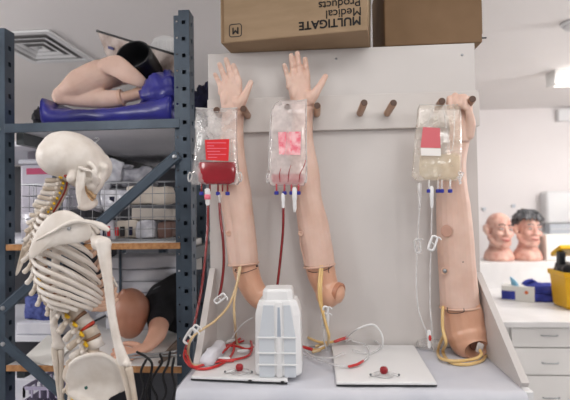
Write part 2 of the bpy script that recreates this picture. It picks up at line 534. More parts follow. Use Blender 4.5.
def plain_strip(bm, o, u, w, z0, z1):
    o = Vector(o); u = Vector(u)
    a = [o, o + u * w, o + u * w + V(0, 0, z1 - z0), o + V(0, 0, z1 - z0)]
    bm.faces.new([bm.verts.new(V(p.x, p.y, p.z + z0)) for p in a])
def upright_right(Y, zt):
    b = new_bm()
    hole_strip(b, (xa, Y + .012, 0), (1, 0, 0), xb - xa, 0, zt - .012, .006, .006, .03)
    plain_strip(b, (xb, Y + .012, 0), (0, -1, 0), .012, 0, zt)
    hole_strip(b, (xb, Y, 0), (1, 0, 0), xc - xb, 0, zt, .0125, .0125, .018)
    hole_strip(b, (xc, Y, 0), (0, 1, 0), .055, 0, zt, .014, .014, .018)
    plain_strip(b, (xb, Y + .055, 0), (1, 0, 0), xc - xb, 0, zt)
    plain_strip(b, (xb, Y + .012, 0), (0, 1, 0), .043, 0, zt)
    return obj('upright', b, M['steel'], unit, smooth=False, mods=SOL)
def upright_left(Y, zt):
    b = new_bm()
    hole_strip(b, (xl0 - .045, Y, 0), (1, 0, 0), .045, 0, zt, .006, .006, .03)
    hole_strip(b, (xl0, Y, 0), (0, 1, 0), .05, 0, zt, .014, .016, .018)
    plain_strip(b, (xl0 - .045, Y, 0), (0, 1, 0), .05, 0, zt)
    plain_strip(b, (xl0 - .045, Y + .05, 0), (1, 0, 0), .045, 0, zt)
    return obj('upright', b, M['steel'], unit, smooth=False, mods=SOL)
ztr = P(185, 10, SY).z; ztl = P(5, 28, SY).z
zt = (ztr + ztl) / 2
upright_right(SY, ztr); upright_left(SY, ztl)
upright_right(SYR, ztr); upright_left(SYR, ztl)
xsh0, xsh1 = xl0 + .004, xb - .002
def bolt(p, parent):
    b = new_bm(); lathe(b, p, [(.0075, 0), (.0075, -.003), (.005, -.006), (.001, -.0065)], (0, 1, 0), 12); obj('bolt', b, M['bolt'], parent, angle=40)
# end beams and side beams of each level
def level(z, edge, topmat, beam=True):
    b = new_bm(); box2(b, (xsh0, SY + .06 if beam else SY + .004, z - .02), (xsh1, SYR - .004, z), .002)
    obj('shelf_panel', b, topmat, unit, smooth=False)
    if beam:
        b = new_bm(); box2(b, (xl0 - .0, SY - .003, z - .03), (xb, SY + .006, z), .0015)
        e = obj('end_beam', b, edge, unit, smooth=False)
        bolt((xl0 - .02, SY - .003, z - .018), e); bolt((xa + .011, SY + .008, z - .018), e)
    else:
        b = new_bm(); box2(b, (xsh0, SY - .002, z - .02), (xsh1, SY + .0035, z), .001)
        obj('shelf_edge', b, edge, unit, smooth=False)
level(z1, M['steel'], M['shelfpan'])
level(z2, M['chip'], M['chiptop'], False)
level(z3, M['chip'], M['chiptop'], False)
level(.58, M['chip'], M['chiptop'], False)
for z in (z1, z2, z3):
    for x0 in (xl0 + .002, xc - .03):
        b = new_bm(); box2(b, (x0, SY + .056, z - .062), (x0 + .028, SYR, z - .0205), .002); obj('side_beam', b, M['steeldark'], unit, smooth=False)
def brace(p0, p1, w):
    b = new_bm(); d = (p1 - p0).normalized(); n = V(0, -1, 0); s = d.cross(n).normalized()
    prof = [s * (-w / 2), s * (w / 2), s * (w / 2) + n * .002, s * (w / 2 - .004) + n * .002 + n * .006, s * (w / 2 - .007) + n * .008, s * (-w / 2 + .007) + n * .008, s * (-w / 2 + .003) + n * .002, s * (-w / 2) + n * .002]
    ringloft(b, [[p0 + q for q in prof], [p1 + q for q in prof]])
    o = obj('diagonal_brace', b, M['steel'], unit, smooth=False)
    for p in (p0 + d * .012, p1 - d * .012): bolt(p + n * .008, o)
brace(P(2, 310, SY - .006), P(178, 154.5, SY - .006), .036)
brace(P(2, 341, SY - .006), P(179, 497, SY - .006), .036)

# second shelving upright just behind the right one
xq = P(197, 215, 1.8).x
b = new_bm()
un2 = thing('shelving_upright', 'dark slotted steel upright just behind the front shelving post', 'shelving', (xq + .02, 1.8, 0))
hole_strip(b, (xq, 1.8, 0), (1, 0, 0), .034, 0, 1.72, .0125, .0125, .03)
hole_strip(b, (xq + .034, 1.8, 0), (0, 1, 0), .05, 0, 1.72, .0125, .0125, .03)
plain_strip(b, (xq, 1.85, 0), (1, 0, 0), .034, 0, 1.72); plain_strip(b, (xq, 1.8, 0), (0, 1, 0), .05, 0, 1.72)
obj('post', b, M['steel'], un2, smooth=False, mods=SOL)
b = new_bm(); c = P(199, 256, 1.79); box(b, c, (.02, .012, .1), None, .002); obj('plate', b, M['drawer'], un2, smooth=False)
b = new_bm(); box2(b, (xq - .03, 1.77, 0), (xq + .06, 1.88, .004)); obj('foot_plate', b, M['steel'], un2, smooth=False)

# ------------------------------------------------------------------ things on the top shelf
TY = SY + .07
# long blue vinyl bag lying flat, with a bunched end
zt1 = z1 + .001
bag = thing('vinyl_bag', 'shiny dark blue vinyl bag lying on the top shelf under the folded leg', 'bag', (P(110, 122, TY).x, TY + .1, zt1))
def PT(px, py, Y=None): return P(px, py, Y or TY)
b = new_bm()
x0, x1 = PT(43, 110).x, PT(172, 110).x
hz = [(0, PT(43, 96).z - zt1), (.05, .062), (.12, .062), (.5, .058), (.72, .07), (.85, .085), (1, .1)]
def bagtop(u):
    for k in range(len(hz) - 1):
        if hz[k][0] <= u <= hz[k + 1][0]:
            f = (u - hz[k][0]) / (hz[k + 1][0] - hz[k][0]); return hz[k][1] * (1 - f) + hz[k + 1][1] * f
    return hz[-1][1]
R = []
for i in range(33):
    u = i / 32; x = x0 + (x1 - x0) * u; h = bagtop(u); ring = []
    for k in range(20):
        a = 2 * PI * k / 20; cx, cz = math.cos(a), math.sin(a)
        sx = abs(cx) ** .45 * (1 if cx > 0 else -1); sz = abs(cz) ** .45 * (1 if cz > 0 else -1)
        wob = noise.noise(V(x * 14, k * .6, 2)) * .007
        ring.append(V(x, TY + .12 + sx * (.14 + wob), zt1 + h / 2 + sz * (h / 2) + (wob if sz > 0 else 0)))
    R.append(ring)
ringloft(b, R); obj('pouch', b, M['vinyl'], bag)
b = new_bm(); box(b, (x0 + .004, TY + .12, zt1 + .045), (.007, .25, .09), roty(-10), .002); obj('welded_end', b, M['vinyl'], bag, smooth=False)
def bunch(c, s, seed, amp=.03, freq=18):
    b = new_bm()
    N1, N2 = 40, 26; c = Vector(c)
    R = []
    for i in range(1, N2):
        th = PI * i / N2; ring = []
        for k in range(N1):
            ph = 2 * PI * k / N1
            d = V(math.sin(th) * math.cos(ph), math.sin(th) * math.sin(ph), math.cos(th))
            f = 1 + amp / min(s) * (.9 * noise.noise(d * freq * .12 + V(seed, 0, 0)) + .55 * abs(noise.noise(d * freq * .33 + V(0, seed, 0))) - .15)
            ring.append(c + V(d.x * s[0], d.y * s[1], d.z * s[2]) * f)
        R.append(ring)
    ringloft(b, R); return b
obj('bunched_end', bunch(PT(165, 96, TY + .05) + V(0, .03, 0), (.088, .1, .088), 3, .028, 20), M['vinyl'], bag)
single('navy_sack', bunch(V(P(201, 88, 1.66).x, 1.7, zt1 + .075), (.045, .06, .075), 8, .02, 20), M['navy'], 'dark navy sack bulging out behind the tall steel upright on the top shelf', 'sack')

# folded training leg
leg = thing('leg_trainer', 'flesh-coloured folded training leg with a black-lined open end, on the blue bag', 'training leg', (PT(95, 97).x, TY + .1, PT(95, 99).z))
b = new_bm()
ly = TY + .09
sweep(b, [P(63, 92, ly), P(80, 84, ly), P(100, 76, ly + .02), P(116, 73, ly + .05), P(126, 74, ly + .08)], [.026, .048, .062, .06, .045], [.03, .055, .058, .05, .04], 20, 6)
sweep(b, [P(60, 96, ly), P(80, 98, ly), P(105, 99, ly), P(121, 98.5, ly)], [.018, .022, .024, .026], [.03, .034, .034, .03], 18, 6)
sweep(b, [P(64, 93, ly), P(60.5, 96, ly), P(64, 98, ly)], [.024, .024, .02], [.032, .034, .03], 14, 5)
sweep(b, [P(106, 66, ly - .02), P(116, 66, ly - .045), P(128, 74, ly - .055), P(140, 81, ly - .04), P(148, 86, ly)], [.03, .012, .012, .014, .016], [.03, .04, .035, .026, .012], 14, 5, up=UP)
obj('leg_skin', b, M['skin'], leg, vox=.004, sm=6)
b = new_bm(); c = P(121, 98, ly); lathe(b, c, [(.0275, -.006), (.031, -.004), (.031, .006), (.0275, .008)], (1, 0, .18), 22); obj('cuff_rim', b, M['skin2'], leg, angle=40)
b = new_bm(); sweep(b, [P(121, 98, ly), P(132, 95.5, ly), P(147, 91, ly)], [.019, .021, .026], None, 18, 5); obj('lower_stump', b, M['skin2'], leg)
# black-lined open end: a short tube whose mouth faces the camera
c = P(133, 54.5, ly - .035); ax = V(-.14, -.93, .30).normalized(); s, u = frame_of(ax)
b = new_bm()
def ringat(h, ra, rb): return [c + ax * h + s * (ra * math.cos(2 * PI * k / 32)) + u * (rb * math.sin(2 * PI * k / 32)) for k in range(32)]
ringloft(b, [ringat(-.16, .05, .048), ringat(-.08, .062, .054), ringat(-.02, .0665, .057), ringat(.0, .067, .058), ringat(.004, .064, .055), ringat(0, .061, .052), ringat(-.07, .054, .047), ringat(-.1, .04, .035)], True)
obj('black_liner', b, M['black'], leg)

# leaning board with a dark edge
b = new_bm()
A = [P(97, 31, 1.95), P(180, 56, 1.72), P(180, 96, 1.70), P(112, 70, 1.93)]
lb = thing('leaning_board', 'dark-edged printed board leaning behind the black-lined leg opening', 'board', P(140, 70, 1.8))
prism(b, A, V(.004, .012, .0)); obj('panel', b, mat('printed_board', (206, 192, 184), .5, (120, 96, 84), 9), lb, smooth=False)
b = new_bm(); sweep(b, [A[0], A[1]], .005, None, 6, 1); obj('edge_strip', b, M['black'], lb, smooth=False)
b = new_bm(); q = [P(108.5, 46, 1.915), P(113.5, 47.5, 1.905), P(114, 50.5, 1.905), P(109, 49, 1.915)]; prism(b, q, V(-.002, -.004, 0)); obj('printed_patch', b, mat('navy_print', (70, 70, 120), .6), lb, smooth=False)
# white ribbed tub
c = P(166, 48, 1.95)
tub = thing('plastic_tub', 'small white ribbed plastic tub at the back of the top shelf', 'tub', V(c.x, c.y, c.z - .04))
b = new_bm(); lathe(b, c, [(.055, -.04), (.058, -.02), (.06, .0), (.06, .012), (.05, .03), (.03, .042), (.005, .046)], (0, 0, 1), 32); obj('body', b, M['white'], tub, angle=50)
for k in range(12):
    a = -PI * .95 + PI * .9 * k / 11
    b = new_bm(); sweep(b, [c + V(.059 * math.cos(a), .059 * math.sin(a), -.034), c + V(.061 * math.cos(a), .061 * math.sin(a), .008)], .003, None, 6, 1); obj('rib', b, M['white'], tub)
b = new_bm(); box2(b, (c.x - .07, c.y - .05, zt1), (c.x + .07, c.y + .1, c.z - .041), .004)
single('grey_carton', b, M['darkbox'], 'dark carton under the white ribbed tub on the top shelf', 'box', smooth=False)
# small dark pouch at the left end
b = bunch(P(40, 118, 1.75), (.022, .03, .035), 12, .012)
single('dark_pouch', b, M['darkbox'], 'small dark pouch at the open end of the top shelf, left of the blue bag', 'pouch')
# ================================================================== anatomical skeleton
SKY = 1.2
def S(px, py, dy=0.0): return P(px, py, SKY + dy)
ANG = math.radians(30)
FW = V(math.cos(ANG), math.sin(ANG), 0); RT = V(math.sin(ANG), -math.cos(ANG), 0); UP = V(0, 0, 1)
skel = thing('anatomical_skeleton', 'life-size ivory anatomical skeleton model standing sideways in front of the steel shelving', 'skeleton', (S(92, 380).x, SKY, 0))
bone, bone2 = M['bone'], M['bone2']
# --- spine
spine_px = [(67, 181), (66, 186), (64.5, 191), (62, 196.5), (59, 202), (56, 207), (53, 212),
            (49.5, 214.5), (45.5, 218), (43, 222.5), (41.5, 228.5), (40.5, 236), (40, 244.5), (40, 253.5), (41, 263), (43, 272.5), (46, 282), (50.5, 291), (56.5, 299),
            (67, 305), (76, 312.5), (84.5, 321.5), (91, 332), (95, 343.5)]
SP = [S(x, y) for x, y in spine_px]
for i, p in enumerate(SP):
    a = SP[max(i - 1, 0)]; c = SP[min(i + 1, len(SP) - 1)]
    up = (a - c).normalized()              # along the spine, upwards
    back = (-FW - up * (-FW).dot(up)).normalized()
    h = (a - c).length / (2 if 0 < i < len(SP) - 1 else 1)
    reg = 'c' if i < 7 else 't' if i < 19 else 'l'
    rb = .0085 if reg == 'c' else .010 + .0006 * (i - 7) if reg == 't' else .0195 + .0006 * (i - 19)
    b = new_bm()
    lathe(b, p, [(rb * .6, -h * .40), (rb, -h * .36), (rb * .86, 0), (rb, h * .36), (rb * .6, h * .40)], up, 14)
    arch = p + back * (rb + .006)
    sl = {'c': .034, 't': .020 if i < 13 else .025, 'l': .034}[reg]
    dz = {'c': -.25, 't': -.75, 'l': -.3}[reg]
    sd = (back + up * dz).normalized()
    ty = .004 if i < 13 else .0052
    sweep(b, [p + back * rb * .6, arch + sd * .004, arch + sd * sl * .6, arch + sd * sl], [.006, ty, ty * .9, ty * 1.25], [.007, .006, .006 if reg != 'l' else .010, .0065 if reg != 'l' else .010], 8, 3, up=UP)
    for sg in (1, -1):
        r = RT * sg
        tl = {'c': .018, 't': .026, 'l': .034}[reg]
        sweep(b, [p + back * rb * .8, arch + r * tl * .5, arch + r * tl + back * .006], [.005, .0042, .0052], [.006, .005, .006], 8, 3, up=UP)
        ell(b, arch + r * .011 + up * h * .42, (.0055, .0055, .006), None, 8, 6)
        ell(b, arch + r * .011 - up * h * .42, (.0055, .0055, .006), None, 8, 6)
    v = obj('vertebra', b, bone if i % 2 else bone2, skel)
    if i < len(SP) - 1:
        q = (p + SP[i + 1]) / 2
        if i >= 1:
            b = new_bm(); lathe(b, q, [(rb * .7, -h * .14), (rb * .97, -h * .1), (rb * .97, h * .1), (rb * .7, h * .14)], up, 14)
            obj('disc', b, M['discred'] if i == 21 else M['disc'] if reg != 'c' else bone2, v, label='red bulging disc' if i == 21 else None)
        if reg != 't' or i > 14:
            for sg in (1, -1):
                b = new_bm(); n0 = q + back * (rb + .001)
                rr = .0052 if reg == 'l' or i > 14 else .0036
                sweep(b, [n0, n0 + RT * sg * .012, n0 + RT * sg * (.027 if reg == 'l' else .02) - up * .004 + FW * .003], [rr * .8, rr, rr * .8], None, 8, 3)
                obj('nerve_root', b, M['nerve'], v)
for sg in (1, -1):
    b = new_bm(); sweep(b, [SP[k] + RT * sg * .0125 + FW * .001 for k in range(0, 7)], .0024, None, 8, 3); obj('vertebral_artery', b, M['artery'], skel)

# --- ribs and breastbone
W = [.052, .078, .096, .106, .113, .118, .121, .121, .117, .110, .098, .08]
D = [.075, .105, .130, .145, .156, .162, .164, .160, .150, .135, .115, .09]
H = [.04, .075, .11, .135, .152, .16, .152, .136, .116, .094, .075, .055]
TH = [150, 152, 153, 154, 154, 153, 150, 146, 140, 132, 100, 78]
ribend = {}
for i in range(12):
    p = SP[7 + i]
    for sg in (1, -1):
        pts = []
        for k in range(13):
            t = math.radians(TH[i]) * k / 12
            lat = W[i] * math.sin(t) ** .85 if t > 0 else 0
            fwd = D[i] * (1 - math.cos(t)) / 2 - .018 * math.sin(min(t * 2.2, PI)) - .008
            pts.append(p + RT * sg * (lat + .006) + FW * fwd - UP * (H[i] * (t / PI) ** 1.22 - .004 * math.sin(min(t * 2, PI))))
        b = new_bm()
        sweep(b, pts, [.0035, .0036, .0034, .0034, .0036], [.0052, .0056, .0058, .0058, .0056], 10, 2, up=UP)
        obj('rib', b, bone, skel)
        ribend[(i, sg)] = pts[-1]
stop = SP[7] + FW * .085 - UP * .04; sbot = SP[7] + FW * .165 - UP * .2
b = new_bm(); sweep(b, [stop, stop * .7 + sbot * .3, stop * .35 + sbot * .65, sbot], [.026, .017, .019, .010], [.006, .005, .005, .004], 12, 5, up=FW); obj('sternum', b, bone, skel)
for i in range(10):
    for sg in (1, -1):
        t = min(.06 + i * .13, .93) if i < 7 else .93
        tgt = stop * (1 - t) + sbot * t + RT * sg * .014
        e = ribend[(i, sg)]
        if i >= 7: tgt = tgt - UP * .012 * (i - 6) + RT * sg * .016 * (i - 6)
        mid = (e + tgt) / 2 + UP * (-.012 if i > 3 else 0) + FW * .006
        b = new_bm(); sweep(b, [e, mid, tgt], [.0038, .0038, .0036], [.0065, .0062, .006], 8, 4, up=UP); obj('costal_cartilage', b, M['cart'], skel)

# --- shoulder blade, built as a curved triangular plate with a spine
def plate(bm, pts, centre, th, bulge):
    "fan plate from an outline (closed list of points): two shells, bulged along `bulge` in the middle"
    n = len(pts); rings = 5
    c = Vector(centre)
    def shell(off):
        g = [[bm.verts.new(p * (1 - t) + c * t + bulge * (1 - (1 - t) ** 2) + off * (1 if t > .05 else .55)) for p in pts] for t in [r / rings for r in range(rings)]]
        cv = bm.verts.new(c + bulge + off)
        for r in range(rings - 1):
            for k in range(n): bm.faces.new((g[r][k], g[r][(k + 1) % n], g[r + 1][(k + 1) % n], g[r + 1][k]))
        for k in range(n): bm.faces.new((g[-1][k], g[-1][(k + 1) % n], cv))
        return g[0]
    nrm = bulge.normalized() if bulge.length else RT
    a = shell(nrm * th); d = shell(-nrm * th)
    for k in range(n): bm.faces.new((a[k], d[k], d[(k + 1) % n], a[(k + 1) % n]))
def SR(px, py, lat): return S(px, py, -lat * math.cos(ANG))
out_px = [(54, 212.5), (62, 210), (71, 211), (80, 216), (88, 222), (92, 229), (91, 238), (84, 242), (70, 244), (56, 246), (44, 251), (35, 257.5), (29.5, 259), (28.5, 252), (32, 241), (38, 228), (46, 218)]
lat_of = lambda x: .122 + .012 * max(0, min(1, (x - 30) / 65))
opts = smooth_path([SR(x, y, lat_of(x)) for x, y in out_px], 3, True)
b = new_bm(); plate(b, opts, SR(62, 229, .128), .003, RT * .008); 
scap = obj('shoulder_blade', b, bone, skel, mods=[('SUBSURF', dict(levels=1))])
b = new_bm(); sweep(b, [SR(37, 240, .128), SR(54, 231, .139), SR(72, 222, .146), SR(90, 222, .152), SR(102, 226.5, .152), SR(108.5, 230, .147)], [.002, .004, .005, .005, .008, .005], [.004, .006, .006, .005, .005, .003], 10, 5, up=RT); obj('scapular_spine', b, bone, scap)
b = new_bm(); sweep(b, [SR(86, 228, .115), SR(91, 233, .12), SR(95, 240, .125)], [.007, .009, .011], [.006, .008, .009], 10, 4); obj('glenoid_neck', b, bone, scap)
b = new_bm(); sweep(b, [SR(82, 222, .11), SR(92, 226, .11), SR(98, 232, .12)], [.005, .005, .006], None, 8, 4); obj('coracoid_process', b, bone, scap)
b = new_bm(); lathe(b, SR(69, 228.5, .138), [(.0045, 0), (.0045, .006), (.003, .0075), (.0008, .008)], RT, 12); obj('screw', b, M['metal'], scap)
# far shoulder blade
lf = [(33, 221), (28, 228), (24, 240), (20, 254), (16.5, 268), (15.5, 275.5), (19, 273), (24, 262), (29, 250), (36, 240), (45, 232), (46, 222)]
b = new_bm(); ol = smooth_path([S(x, y, .075 + .03 * (x - 15) / 30) for x, y in lf], 2, True)
plate(b, ol, S(29, 244, .095), .003, -RT * .006); obj('shoulder_blade', b, bone2, skel)
# collar bones
for pts in ([SR(106, 229, .14), SR(104, 226, .11), SR(98, 224, .06), S(89, 229, -.01)], [S(44, 224, .15), S(58, 219, .13), S(72, 222, .08), S(85, 229, .03)]):
    b = new_bm(); sweep(b, pts, [.007, .0055, .0055, .008], [.0045, .005, .0055, .007], 10, 5); obj('collarbone', b, bone, skel)
# --- right arm, nearest the camera
AL = .165
b = new_bm()
ell(b, SR(99, 243, AL - .02), .0185, None, 14, 10); ell(b, SR(106.5, 243.5, AL), (.012, .012, .014), None, 12, 8)
sweep(b, [SR(103, 242, AL), SR(105, 258, AL), SR(108.5, 285, AL), SR(112, 315, AL), SR(116.5, 338, AL), SR(121, 354, AL), SR(124.5, 363, AL)], [.017, .0145, .0105, .0095, .0098, .0125, .015], [.016, .014, .0105, .009, .0085, .0095, .009], 14, 4)
ell(b, SR(121, 362.5, AL - .016), (.008, .012, .008), None, 10, 8); ell(b, SR(127.5, 363.5, AL + .01), (.009, .010, .008), None, 10, 8)
obj('upper_arm_bone', b, bone, skel, vox=.0028, sm=4)
b = new_bm(); sweep(b, [SR(119, 360, AL - .005), SR(124, 371, AL), SR(128, 390, AL), SR(134, 420, AL), SR(141, 465, AL)], [.009, .0085, .0065, .006, .006], None, 10, 4); obj('ulna', b, bone2, skel)
b = new_bm(); sweep(b, [SR(129, 369, AL + .01), SR(132, 382, AL + .01), SR(138, 420, AL + .01), SR(144, 465, AL + .01)], [.0085, .006, .006, .0085], None, 10, 4); obj('radius', b, bone2, skel)
# --- far arm
def SL(px, py): return S(px, py, .12)
b = new_bm()
ell(b, SL(60, 242), .018, None, 12, 8)
sweep(b, [SL(58, 242), SL(55, 270), SL(53, 305), SL(54, 325), SL(56.5, 338), SL(58, 345)], [.015, .0105, .0095, .0105, .0125, .016], None, 12, 4)
ell(b, SL(54, 345), .009, None, 10, 8); ell(b, SL(62, 346), .009, None, 10, 8)
obj('upper_arm_bone', b, bone, skel, vox=.0028, sm=4)
b = new_bm(); sweep(b, [SL(56, 341), SL(55, 352), SL(57, 372), SL(60, 400), SL(63, 440)], [.0095, .010, .0075, .006, .0055], None, 10, 4); obj('ulna', b, bone2, skel)
b = new_bm(); sweep(b, [SL(61, 351), SL(61.5, 365), SL(62, 400), SL(66, 440)], [.0085, .0062, .006, .008], None, 10, 4); obj('radius', b, bone2, skel)

# --- pelvis
pel = [(66, 372), (70, 365), (77, 359.5), (86, 356), (95, 354.5), (104, 355), (113, 360), (120, 367), (125.5, 376), (128, 384), (125, 391), (118, 394), (110, 399), (100, 409), (90, 409), (80, 400), (71, 398), (66.5, 392), (68.5, 386), (65, 380)]
def iliac(sg, b):
    if sg > 0: f = lambda x, y: SR(x, y, .085 + .035 * max(0, min(1, (392 - y) / 38)) - .012 * (x - 95) / 30)
    else: f = lambda x, y: S(x - 3, y - 2, (.07 + .03 * max(0, min(1, (392 - y) / 38))) * math.cos(ANG))
    o = smooth_path([f(x, y) for x, y in pel], 3, True)
    plate(b, o, f(97, 383), .0042, -RT * sg * .014)
    n = len(o)
    sweep(b, [f(x, y) for x, y in pel[1:10]], .0052, .0062, 8, 4)
    sweep(b, [f(72, 394), f(82, 400), f(92, 410), f(100, 424), f(96, 440), f(84, 452)], [.008, .012, .018, .024, .017, .014], None, 12, 4)
    sweep(b, [f(104, 416), f(118, 420), f(130, 428), f(134, 440)], [.014, .009, .008, .009], None, 10, 4)
    sweep(b, [f(134, 440), f(118, 450), f(92, 452)], [.008, .006, .009], None, 10, 4)
b = new_bm(); iliac(1, b); hip = obj('hip_bone', b, bone, skel, vox=.0032, sm=5)
b = new_bm(); lathe(b, SR(86, 387.5, .106), [(.0038, 0), (.0038, .004), (.002, .005), (.0006, .0052)], RT, 10); obj('screw', b, mat('green_screw', (40, 92, 84), .5), hip)
b = new_bm(); iliac(-1, b); obj('hip_bone', b, bone2, skel, vox=.0032, sm=5)
b = new_bm()
sweep(b, [S(93, 350), S(88, 362), S(80, 376), S(73, 392), S(71, 410), S(75, 428)], [.034, .036, .03, .022, .014, .006], [.017, .017, .014, .011, .009, .005], 16, 4, up=FW)
for k, (x, y) in enumerate([(80, 356), (73, 366), (68, 378), (64, 391)]): ell(b, S(x, y, -.006), (.006, .006, .008), None, 8, 6)
sac = obj('sacrum', b, bone2, skel, vox=.003, sm=4)
for x, y in ((73, 386), (77, 394), (72, 397)):
    b = new_bm(); sweep(b, [S(x, y, -.05), S(x + 2, y + 4, -.075), S(x + 6, y + 8, -.078)], .004, None, 8, 3); obj('nerve_root', b, M['nerve'], sac)
# --- legs, below the frame
for sg in (1, -1):
    hp = (SR(98, 424, .1) if sg > 0 else S(74, 420, .09))
    kn = V(hp.x + .02, hp.y + .01, .52); an = V(hp.x + .01, hp.y + .0, .12)
    b = new_bm(); ell(b, hp + RT * sg * .012, .023, None, 12, 8)
    sweep(b, [hp + RT * sg * .012, hp + RT * sg * .05 - UP * .02, hp + RT * sg * .05 - UP * .08, kn + UP * .06, kn], [.014, .02, .0155, .015, .03], None, 12, 5)
    obj('thigh_bone', b, bone, skel, vox=.004, sm=4)
    b = new_bm(); sweep(b, [kn - UP * .02, kn - UP * .07, an + UP * .05, an], [.03, .016, .012, .018], None, 12, 5); obj('shin_bone', b, bone, skel)
    b = new_bm(); sweep(b, [an - FW * .05 - UP * .03, an - UP * .03 + FW * .02, an + FW * .1 - UP * .055, an + FW * .16 - UP * .06], [.022, .026, .028, .014], [.02, .02, .012, .007], 12, 4); obj('foot_bones', b, bone2, skel)
# --- stand
ps = S(80, 398)
b = new_bm(); sweep(b, [V(ps.x, ps.y, .05), V(ps.x, ps.y, ps.z - .02)], .011, None, 14, 1, roundcap=False); obj('stand_pole', b, M['metal'], skel)
b = new_bm()
for k in range(5):
    a = 2 * PI * k / 5 + .3
    sweep(b, [V(ps.x, ps.y, .06), V(ps.x + .26 * math.cos(a), ps.y + .26 * math.sin(a), .045)], [.018, .012], [.012, .01], 8, 2, up=UP)
stb = obj('stand_base', b, M['metal'], skel)
for k in range(5):
    a = 2 * PI * k / 5 + .3
    b = new_bm(); lathe(b, (ps.x + .26 * math.cos(a), ps.y + .26 * math.sin(a) - .01, .021), [(.01, 0), (.021, .002), (.021, .018), (.01, .02)], (0, 1, 0), 16); obj('caster', b, M['black'], stb)

# --- skull, built in its own tilted frame (f forward, u up, r towards the camera)
SA = math.radians(42)
SF = V(math.cos(SA), math.sin(SA), 0); SRt = V(math.sin(SA), -math.cos(SA), 0)
TILT = math.radians(-28)
sf = SF * math.cos(TILT) + UP * math.sin(TILT); su = UP * math.cos(TILT) - SF * math.sin(TILT)
SC0 = S(76.5, 160)
def K(f, u, r=0.0): return SC0 + sf * f + su * u + SRt * r
def KF(f, u, r=0.0): return K(f + .010, u + .009, r)
KR = Matrix((sf, SRt, su)).transposed()
b = new_bm()
ell(b, K(-.004, .002), (.088, .071, .063), KR, 28, 20)
ell(b, K(-.040, -.014), (.054, .064, .051), KR, 20, 14)
ell(b, K(.045, .004), (.048, .056, .048), KR, 20, 14)
ell(b, K(-.05, -.036), (.036, .042, .022), KR, 16, 10)
ell(b, K(.070, -.012), (.020, .050, .014), KR, 16, 10)                      # brow
for sg in (1, -1):
    ell(b, K(.002, -.052, .050 * sg), (.013, .011, .018), KR, 12, 8)        # mastoid
def F3(px, py, lat): return S(px, py, -lat)
sweep(b, [F3(79.5, 167.5, .062), F3(84, 169, .064), F3(89.5, 172, .058), F3(95, 177, .044), F3(97, 182, .03)], [.005, .0045, .006, .008, .009], [.005, .005, .007, .010, .012], 10, 4)
sweep(b, [F3(91, 164, .046), F3(95, 168, .048), F3(96, 174, .046)], [.008, .006, .007], None, 10, 4)
sweep(b, [F3(103, 166, .0), F3(101, 174, .0), F3(97, 183, .004), F3(93.5, 191, .012)], [.028, .024, .022, .014], [.016, .016, .017, .012], 14, 4, up=SF)
ell(b, F3(92, 186, .026), (.013, .018, .013), None, 12, 8)
ell(b, F3(90, 182, .0), (.018, .035, .015), None, 14, 8)
ell(b, K(.03, -.046), (.045, .034, .018), KR, 14, 8)
me_b = b
skull = obj('skull', me_b, bone, skel, vox=.0024, sm=5)
# hollow eye sockets, nose and temple, cut out of the bone
def carve(o, items):
    cb = new_bm()
    for c, r in items: ell(cb, c, r, KR, 16, 12)
    cm = bpy.data.meshes.new('cut'); bmesh.ops.recalc_face_normals(cb, faces=cb.faces); cb.to_mesh(cm); cb.free()
    co = bpy.data.objects.new('cut', cm); COL.objects.link(co)
    m = o.modifiers.new('cut', 'BOOLEAN'); m.operation = 'DIFFERENCE'; m.object = co; m.solver = 'EXACT'
    dg = bpy.context.evaluated_depsgraph_get(); dg.update()
    me = bpy.data.meshes.new_from_object(o.evaluated_get(dg)); o.modifiers.clear()
    old = o.data; o.data = me; bpy.data.meshes.remove(old)
    bpy.data.objects.remove(co); bpy.data.meshes.remove(cm)
    me.materials.clear(); me.materials.append(bone)
    me.polygons.foreach_set('use_smooth', [True] * len(me.polygons)); me.name = 'skull'
carve(skull, [(S(100.5, 173, -.036), (.012, .017, .015)), (S(104, 173.5, .05), (.012, .017, .015)), (S(87, 175.5, -.058), (.011, .016, .013)), (K(.012, -.043, .066), (.004, .010, .004))])
b = new_bm()
jo = [(79, 167.5), (76.8, 172), (75.8, 180), (75.6, 190), (76.6, 199), (79.5, 208.5), (84, 208), (90.5, 205.5), (92.5, 202.5), (89, 198.5), (86, 192.5), (84.8, 186), (85.6, 178), (86, 171.5), (84, 169.5), (82.5, 173.5), (81, 171)]
jl = lambda x, y: .056 - .050 * max(0, min(1, (x - 79) / 13)) * max(0, min(1, (y - 186) / 14))
oj = smooth_path([S(x, y, -jl(x, y)) for x, y in jo], 3, True)
plate(b, oj, S(81, 190, -.056), .0042, RT * .004)
sweep(b, [S(79.5, 207, -.052), S(85, 207.5, -.034), S(92, 204.5, -.006), S(95, 202, .022), S(92, 198, .05), S(90, 186, .058), S(92, 172, .06)], [.006, .0075, .009, .008, .006, .007, .005], [.006, .009, .011, .010, .009, .008, .005], 10, 4)
jaw = obj('jaw', b, bone, skull, vox=.0024, sm=3)
for row, par in ((0, skull), (1, jaw)):
    for k in range(12):
        t = k / 7.0
        if k < 8: x, y, la = 86.5 + 8 * t ** 1.1, 187.2 + 9.6 * t, .034 - .026 * t ** 1.5
        else: x, y, la = 94.5 + .4 * (k - 7), 196.2 - 1.0 * (k - 7), .008 - .012 * (k - 7)
        if row: x -= 2.6; y += 3.6
        b = new_bm(); ell(b, S(x, y, -la), (.0042, .0048, .0062), KR, 8, 6); obj('tooth', b, M['tooth'], par)
b = new_bm(); sweep(b, [K(.02, .062), K(.02, .070), K(.024, .076), K(.018, .080), K(.013, .075)], .0014, None, 6, 4); obj('hanging_hook', b, M['metal'], skull)
